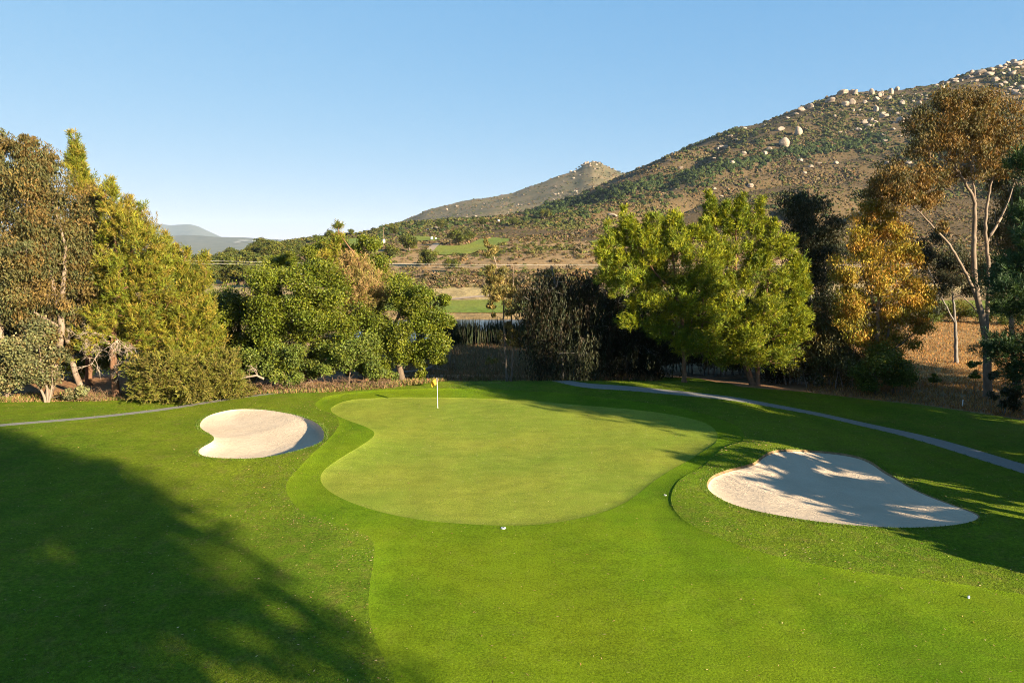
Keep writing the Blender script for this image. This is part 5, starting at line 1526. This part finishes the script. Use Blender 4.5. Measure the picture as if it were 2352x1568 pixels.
def in_view(n, ylo, yhi):
    d = np.sqrt(rng.uniform(ylo**2, yhi**2, n)); return np.column_stack([rng.uniform(-.8, .8, n) * d, d])


xy = in_view(42000, 15, 50)
w_ = .08 + .9 * np.clip(fbm(xy[:, 0], xy[:, 1], 7, 3) + .1, 0, 1)
nr1 = np.exp(-(seg_dist(xy[:, 0], xy[:, 1], FAIR, True) / 2.2) ** 2); ifw = inside(xy[:, 0], xy[:, 1], FAIR); ig = inside(xy[:, 0], xy[:, 1], GREEN)
pr = np.where(ifw, .10, .12 + .75 * nr1) * (.4 + w_); pr = np.where(ig, .02, pr)
bk = inside(xy[:, 0], xy[:, 1], BUNK1) | inside(xy[:, 0], xy[:, 1], BUNK2)
xy = xy[(rng.random(len(xy)) < pr) & ~bk]
litter('fallen_leaves', 'scattered tan fallen leaves on the lawn', xy, (.05, .12), [(.46, .32, .16), (.36, .23, .10), (.54, .40, .22), (.30, .17, .07)])
n = 9000
xx = rng.uniform(-46, -3, n); ed = np.interp(xx, LAWN_EDGE[:, 0], LAWN_EDGE[:, 1]); yy = ed + rng.random(n) * 4 - .1
litter('fallen_leaves', 'reddish leaf litter beneath the left trees', np.column_stack([xx, yy]), (.10, .22), [(.36, .16, .07), (.28, .13, .06), (.42, .24, .12)])
# ragged grass tips round the bunkers and the outer edge of the apron
def edge_tufts(poly, n, lo, hi, out):
    i = rng.integers(0, len(poly), n); p = poly[i]; tg = norm(np.roll(poly, -1, 0) - np.roll(poly, 1, 0))[i]
    nr_ = np.column_stack([tg[:, 1], -tg[:, 0]])
    return p + nr_ * rng.uniform(lo, hi, (n, 1)) + tg * rng.uniform(-.2, .2, (n, 1))


GC = [(.085, .165, .012), (.11, .19, .016), (.07, .135, .010), (.17, .19, .04)]
xy = np.vstack([edge_tufts(BUNK1, 3500, .0, .25, 1), edge_tufts(BUNK2, 5000, .0, .35, 1), edge_tufts(PATH, 9000, -.10, .15, 1)])
blades('grass', 'ragged grass tips around the bunker rims and path edges', xy, .05, .12, .022, GC, .5, mat='leaf')
# rough standing above the mown apron in front
n = 120000
d = np.sqrt(rng.uniform(15.5**2, 33**2, n)); xy = np.column_stack([rng.uniform(-.80, .80, n) * d, d])
ok = ~inside(xy[:, 0], xy[:, 1], FAIR) & ~inside(xy[:, 0], xy[:, 1], GREEN) & ~inside(xy[:, 0], xy[:, 1], BUNK1) & ~inside(xy[:, 0], xy[:, 1], BUNK2) & ~inside(xy[:, 0], xy[:, 1], PATH)
xy = xy[ok]
blades('grass', 'longer rough grass blades on the near lawn', xy, .03, .075, .022, GC, .55, mat='leaf')

# ------------------------------------------------------------------ flag, markers, posts and the small things
p = pick([1005.6], [934.6], 30, 60)[0]; p[2] = float(H(p[0], p[1])[0])
fl = empty('golf_flag', tuple(p), 'yellow triangular golf flag on a thin white pole in the green', 'golf flag')
mb = MB(); mb.tube(np.array([(0, 0, -.1), (-.01, 0, 1.), (-.035, 0, 2.19)]), [.017, .016, .014], 10); mb.tube(np.array([(-.035, 0, 2.19), (-.036, 0, 2.205)]), [.014, .004], 10)
mb.build('pole', M['white'], fl, smooth=True)
nu, nv = 22, 12; vv = []
for i in range(nu + 1):
    for j in range(nv + 1):
        u = i / nu; v_ = j / nv
        x_ = -.035 - u * .46 ; z_ = 2.17 - v_ * .42 * (1 - .30 * u) - u * .30 - .10 * u * v_
        y_ = .075 * math.sin(u * 7.5 + v_ * 1.8) * min(1, u * 3)
        vv.append((x_ + .10 * u * v_, y_, z_))
vv = np.array(vv); i = np.arange(nu)[:, None]; j = np.arange(nv)[None]
f = np.stack([i * (nv + 1) + j, (i + 1) * (nv + 1) + j, (i + 1) * (nv + 1) + j + 1, i * (nv + 1) + j + 1], -1).reshape(-1, 4)
mesh_np('cloth', vv, f, M['flag'], smooth=True, parent=fl)
mb = MB(); mb.tube(np.array([(0, 0, -.11), (0, 0, .004)]), [.056, .056], 16); mb.build('cup', M['white'], fl, smooth=True)

def small(name, label, cat, px_, py_, lo=10, hi=70):
    q = pick([px_], [py_], lo, hi)[0]; q[2] = float(H(q[0], q[1])[0])
    return empty(name, tuple(q), label, cat)


r = small('yardage_marker', 'short white and red marker stub on the near fairway', 'marker', 2225, 1370)
mb = MB(); mb.tube(np.array([(0, 0, -.03), (0, 0, .07), (0, 0, .085)]), [.035, .032, .012], 12); mb.build('body', M['white'], r, smooth=True)
mb = MB(); mb.tube(np.array([(.004, 0, .085), (.004, 0, .13)]), [.010, .006], 8); mb.build('pin', M['darkgrey'], r, smooth=True)
r = small('sprinkler_head', 'pale flat sprinkler head at the front edge of the green', 'sprinkler', 1156, 1210)
mb = MB(); mb.tube(np.array([(0, 0, -.02), (0, 0, .02), (0, 0, .026)]), [.11, .105, .04], 20); mb.build('lid', M['metal'], r, smooth=True)
mb = MB(); mb.tube(np.array([(-.06, 0, .02), (-.06, 0, .032)]), [.03, .025], 12); mb.build('cap', M['metal'], r, smooth=True)
r = small('sprinkler_head', 'tiny pale sprinkler head left of the shaded bunker', 'sprinkler', 1528, 1135)
mb = MB(); mb.tube(np.array([(0, 0, -.02), (0, 0, .03)]), [.07, .06], 12); mb.build('lid', M['metal'], r, smooth=True)
r = small('white_stake', 'short white stake in the leaf litter by the path', 'stake', 878, 884, 40, 70)
mb = MB(); mb.tube(np.array([(0, 0, -.05), (0, 0, .28), (0, 0, .32)]), [.03, .028, .01], 8); mb.build('shaft', M['white'], r)
q = np.array(at(2213, 905, 52.)); q[2] = ground(q[0], q[1])
r = empty('white_stake', tuple(q), 'thin white stake in the dry grass field', 'stake')
mb = MB(); mb.tube(np.array([(0, 0, -.05), (0, 0, .62), (0, 0, .66)]), [.035, .033, .012], 8); mb.build('shaft', M['white'], r)
# fence posts, dead log in the hollow
for px_, hpx, w_, lab in ((1033, 27, .10, 'thick weathered fence post in the hollow before the pond'), (1022, 12, .06, 'short thin fence post left of the thick one'), (1044, 18, .07, 'dark leaning fence post right of the thick one')):
    q = np.array(at(px_, 836, 71.)); q[2] = ground(q[0], q[1]); hh = hpx / F * 71 + .35
    mb = MB(); mb.tube(np.array([(0, 0, -.2), (.02, 0, hh * .5), (.0 if w_ > .08 else -.06, 0, hh), (0, 0, hh + .015)]), [w_ * 1.1, w_, w_ * .95, w_ * .4], 9)
    o = mb.build('fence_post', M['post'], smooth=True); o.location = q; tag(o, lab, 'post')
mb = MB()
lg = np.array([at(px_, py_, 66.) for px_, py_ in [(926, 857), (950, 856), (975, 852), (994, 846)]])
off_ = ground(lg[0][0], lg[0][1]) + .22 - lg[0][2]
lg[:, 2] += off_
mb.tube(lg, [.15, .19, .21, .22], 10)
for dv in ([(.15, -.1, 1), (1, -.2, .05)]): dead_twigs(mb, lg[-1], [dv], 1.6, .05, 0)
tag(mb.build('dead_log', M['dead'], smooth=True), 'grey fallen log lying behind the edge oak trunk', 'log')
# parked cart on the far tee
p = pick([991], [551], 140, 700)[0]
gc = empty('golf_cart', tuple(p), 'white parked golf cart on the small hillside tee', 'golf cart'); gc.rotation_euler = (0, 0, .4)
mb = MB(); mb.box((0, 0, .55), (1.2, 2.3, .35)); mb.box((0, 1.0, .85), (1.15, .5, .45)); mb.box((0, -.85, .9), (1.15, .55, .5)); mb.build('body', M['white'], gc)
mb = MB(); mb.box((0, -.1, 1.92), (1.25, 1.9, .10)); mb.box((0, -.1, 1.99), (1.0, 1.6, .05)); mb.build('roof', M['white'], gc)
mb = MB(); mb.box((0, -.15, .80), (1.05, .5, .14)); mb.box((0, -.42, 1.1), (1.05, .12, .5)); mb.build('seat', M['darkgrey'], gc)
for sx in (-.55, .55):
    for sy in (.75, -.9):
        mb = MB(); mb.tube(np.array([(sx, sy, .9), (sx, sy * .95, 1.9)]), [.03, .03], 6); mb.build('roof_post', M['metal'], gc)
        mb = MB(); mb.tube(np.array([(sx - .09, sy * .95, .24), (sx + .09, sy * .95, .24)]), [.24, .24], 14); mb.build('wheel', M['darkgrey'], gc, smooth=True)
p = pick([1001], [550], 140, 700)[0]
r = empty('litter_bin', tuple(p), 'small pale bin standing right of the parked cart', 'bin')
mb = MB(); mb.tube(np.array([(0, 0, -.1), (0, 0, 1.0), (0, 0, 1.05)]), [.38, .38, .3], 12); mb.build('drum', M['white'], r, smooth=True)
mb = MB(); mb.tube(np.array([(0, 0, 1.05), (0, 0, 1.18)]), [.40, .2], 12); mb.build('lid', M['metal'], r, smooth=True)
# notice boards on posts
p = pick([881], [566], 140, 700)[0]
r = empty('notice_board', tuple(p), 'white square board on a post beside the dirt bank', 'sign')
m_ = p[1] / F
mb = MB(); mb.box((0, 0, 12 * m_), (7.5 * m_, .12, 8.5 * m_)); mb.build('board', M['white'], r)
mb = MB(); mb.box((0, .1, 12 * m_), (8 * m_, .06, 9 * m_)); mb.box((0, -.08, 10.0 * m_), (7.2 * m_, .04, .5 * m_)); mb.build('frame', M['darkgrey'], r)
mb = MB(); mb.tube(np.array([(0, .2, -.3), (0, .2, 14 * m_)]), [.14, .12], 8); mb.build('post', M['post'], r)
p = pick([881], [548], 140, 900)[0]
r = empty('utility_pole', tuple(p), 'thin utility pole standing in scrub above the white board', 'pole')
m_ = p[1] / F
mb = MB(); mb.tube(np.array([(0, 0, -.5), (0, 0, 26 * m_)]), [.16, .11], 8); mb.build('mast', M['post'], r, smooth=True)
mb = MB(); mb.box((0, 0, 24 * m_), (2.2, .12, .14)); mb.build('crossarm', M['post'], r)
p = pick([1145], [512], 300, 1200)[0]
r = empty('notice_board', tuple(p), 'tiny white board in the scrub above the tee strip', 'sign')
mb = MB(); mb.box((0, 0, 2.0), (1.5, .08, 1.3)); mb.build('board', M['white'], r)
for sx in (-.5, .5):
    mb = MB(); mb.tube(np.array([(sx, .1, -.2), (sx, .1, 2.4)]), [.06, .06], 6); mb.build('post', M['post'], r)
# wires
for k_, (lab, line) in enumerate((('upper pale wire stretched across the valley', [(-400, 572), (100, 586), (390, 596), (650, 604), (900, 608), (1200, 610), (1400, 608), (1900, 606), (2700, 600)]),
                                 ('lower pale wire stretched across the valley', [(-400, 584), (100, 595), (390, 602), (650, 610), (900, 614), (1200, 615), (1400, 613), (1900, 612), (2700, 606)]))):
    q = np.array(line, float); xs = np.linspace(q[0, 0], q[-1, 0], 90)
    cf = np.polyfit(q[:, 0], q[:, 1], 3); mb = MB(); mb.tube(at(xs, np.polyval(cf, xs), 168. + k_ * 1.2), .022, 6)
    tag(mb.build('power_line', M['wire'], smooth=True), lab, 'wire')
# cleared pale plots on the low mountain
la, ld, lz = LOWM
for i_, (px_, py_, w_, h_) in enumerate(((352, 558, 34, 5), (372, 563, 20, 3), (560, 556, 36, 2), (588, 558, 26, 3), (545, 561, 18, 2), (400, 574, 30, 3))):
    u_, v_, e_ = ray(px_, py_); a0 = float(u_ / v_); i = int(np.clip(np.searchsorted(la, a0), 0, len(la) - 1))
    j = np.where((lz[i] - CAMZ) / ld >= float(e_ / v_))[0]
    if not len(j): continue
    j = min(int(j[0]), len(ld) - 2); dd = ld[j]; c = np.array([a0 * dd, dd, lz[i, j]]); m_ = dd / F
    sl_ = (lz[i, j + 1] - lz[i, j - 1]) / (ld[j + 1] - ld[j - 1])
    th = np.linspace(0, 2 * math.pi, 14, endpoint=False); rr = rng.uniform(.65, 1.1, 14)
    dp = h_ * .5 * m_ / max(abs(sl_), .06)
    q = np.column_stack([np.cos(th) * rr * w_ * .5 * m_, np.sin(th) * rr * dp, np.sin(th) * rr * dp * sl_ + 14]) + c
    tag(mesh_np('cleared_plot', q, np.arange(14)[None], M['pale']), 'pale cleared plot on the low hazy mountain', 'bare ground', 'pale plots on the low mountain', 'structure')
# ------------------------------------------------------------------ air, light, sky, camera
bx0, bx1, by0, by1, bz0, bz1 = -17000, 17000, -400, 14500, -60, 640
v = np.array([(bx0, by0, bz0), (bx1, by0, bz0), (bx1, by1, bz0), (bx0, by1, bz0), (bx0, by0, bz1), (bx1, by0, bz1), (bx1, by1, bz1), (bx0, by1, bz1)], float)
hm, nt, b, out = new_mat('valley_air')
nt.nodes.remove(b)
pv_ = nt.nodes.new('ShaderNodeVolumePrincipled'); pv_.inputs['Density'].default_value = 3.0e-5
pv_.inputs['Color'].default_value = (.58, .76, 1, 1); pv_.inputs['Anisotropy'].default_value = .0; pv_.inputs['Density Attribute'].default_value = ''
nt.links.new(pv_.outputs[0], out.inputs['Volume'])
tag(mesh_np('haze', v, np.array([(0, 3, 2, 1), (4, 5, 6, 7), (0, 1, 5, 4), (1, 2, 6, 5), (2, 3, 7, 6), (3, 0, 4, 7)]), hm), 'thin blue haze over the valley', 'haze', kind='stuff')

sc = bpy.context.scene
w = bpy.data.worlds.new('World'); sc.world = w; w.use_nodes = True
nt = w.node_tree; bg = nt.nodes['Background']; sky = nt.nodes.new('ShaderNodeTexSky'); sky.sky_type = 'NISHITA'
sky.sun_disc = False; sky.sun_elevation = SUN_EL; sky.sun_rotation = SUN_AZ
sky.air_density = 1.0; sky.dust_density = 0; sky.ozone_density = 4; sky.altitude = 300
sp_ = nt.nodes.new('ShaderNodeSeparateColor'); cb_ = nt.nodes.new('ShaderNodeCombineColor'); nt.links.new(sky.outputs[0], sp_.inputs[0])
for i_, (gm_, k_) in enumerate(((.72, .83), (.40, 1.42), (.20, 2.44))):     # camera-like tone curve on the clear sky
    pw = nt.nodes.new('ShaderNodeMath'); pw.operation = 'POWER'; pw.inputs[1].default_value = gm_
    ml = nt.nodes.new('ShaderNodeMath'); ml.operation = 'MULTIPLY'; ml.inputs[1].default_value = k_
    nt.links.new(sp_.outputs[i_], pw.inputs[0]); nt.links.new(pw.outputs[0], ml.inputs[0]); nt.links.new(ml.outputs[0], cb_.inputs[i_])
nt.links.new(cb_.outputs[0], bg.inputs['Color']); bg.inputs['Strength'].default_value = .056
sl = bpy.data.lights.new('sun', 'SUN'); sl.energy = 5.0; sl.angle = R(.7); sl.color = (1, .85, .62)
so = bpy.data.objects.new('sun', sl); C.objects.link(so)
dv = Vector((SX * math.cos(SUN_EL), SY * math.cos(SUN_EL), math.sin(SUN_EL)))
so.rotation_euler = dv.to_track_quat('Z', 'Y').to_euler(); so.location = dv * 200
cd = bpy.data.cameras.new('camera'); cam = bpy.data.objects.new('camera', cd); C.objects.link(cam)
cd.lens = 24; cd.sensor_width = 36; cd.sensor_fit = 'HORIZONTAL'; cd.clip_start = .1; cd.clip_end = 40000
cam.location = (0, 0, CAMZ); cam.rotation_euler = (math.pi / 2 - PITCH, 0, 0); sc.camera = cam
sc.view_settings.view_transform = 'Standard'; sc.view_settings.look = 'None'; sc.view_settings.gamma = 1
sc.view_settings.exposure = 2.15; sc.view_settings.use_curve_mapping = False
cy = sc.cycles
cy.max_bounces = 6; cy.diffuse_bounces = 3; cy.glossy_bounces = 2; cy.transmission_bounces = 3; cy.volume_bounces = 0; cy.transparent_max_bounces = 8
cy.use_adaptive_sampling = True; cy.adaptive_threshold = .012
cy.use_denoising = True; cy.denoising_prefilter = 'NONE'; cy.filter_width = 1.0; cy.sample_clamp_indirect = 6
print('script', round(time.time() - T0, 1))
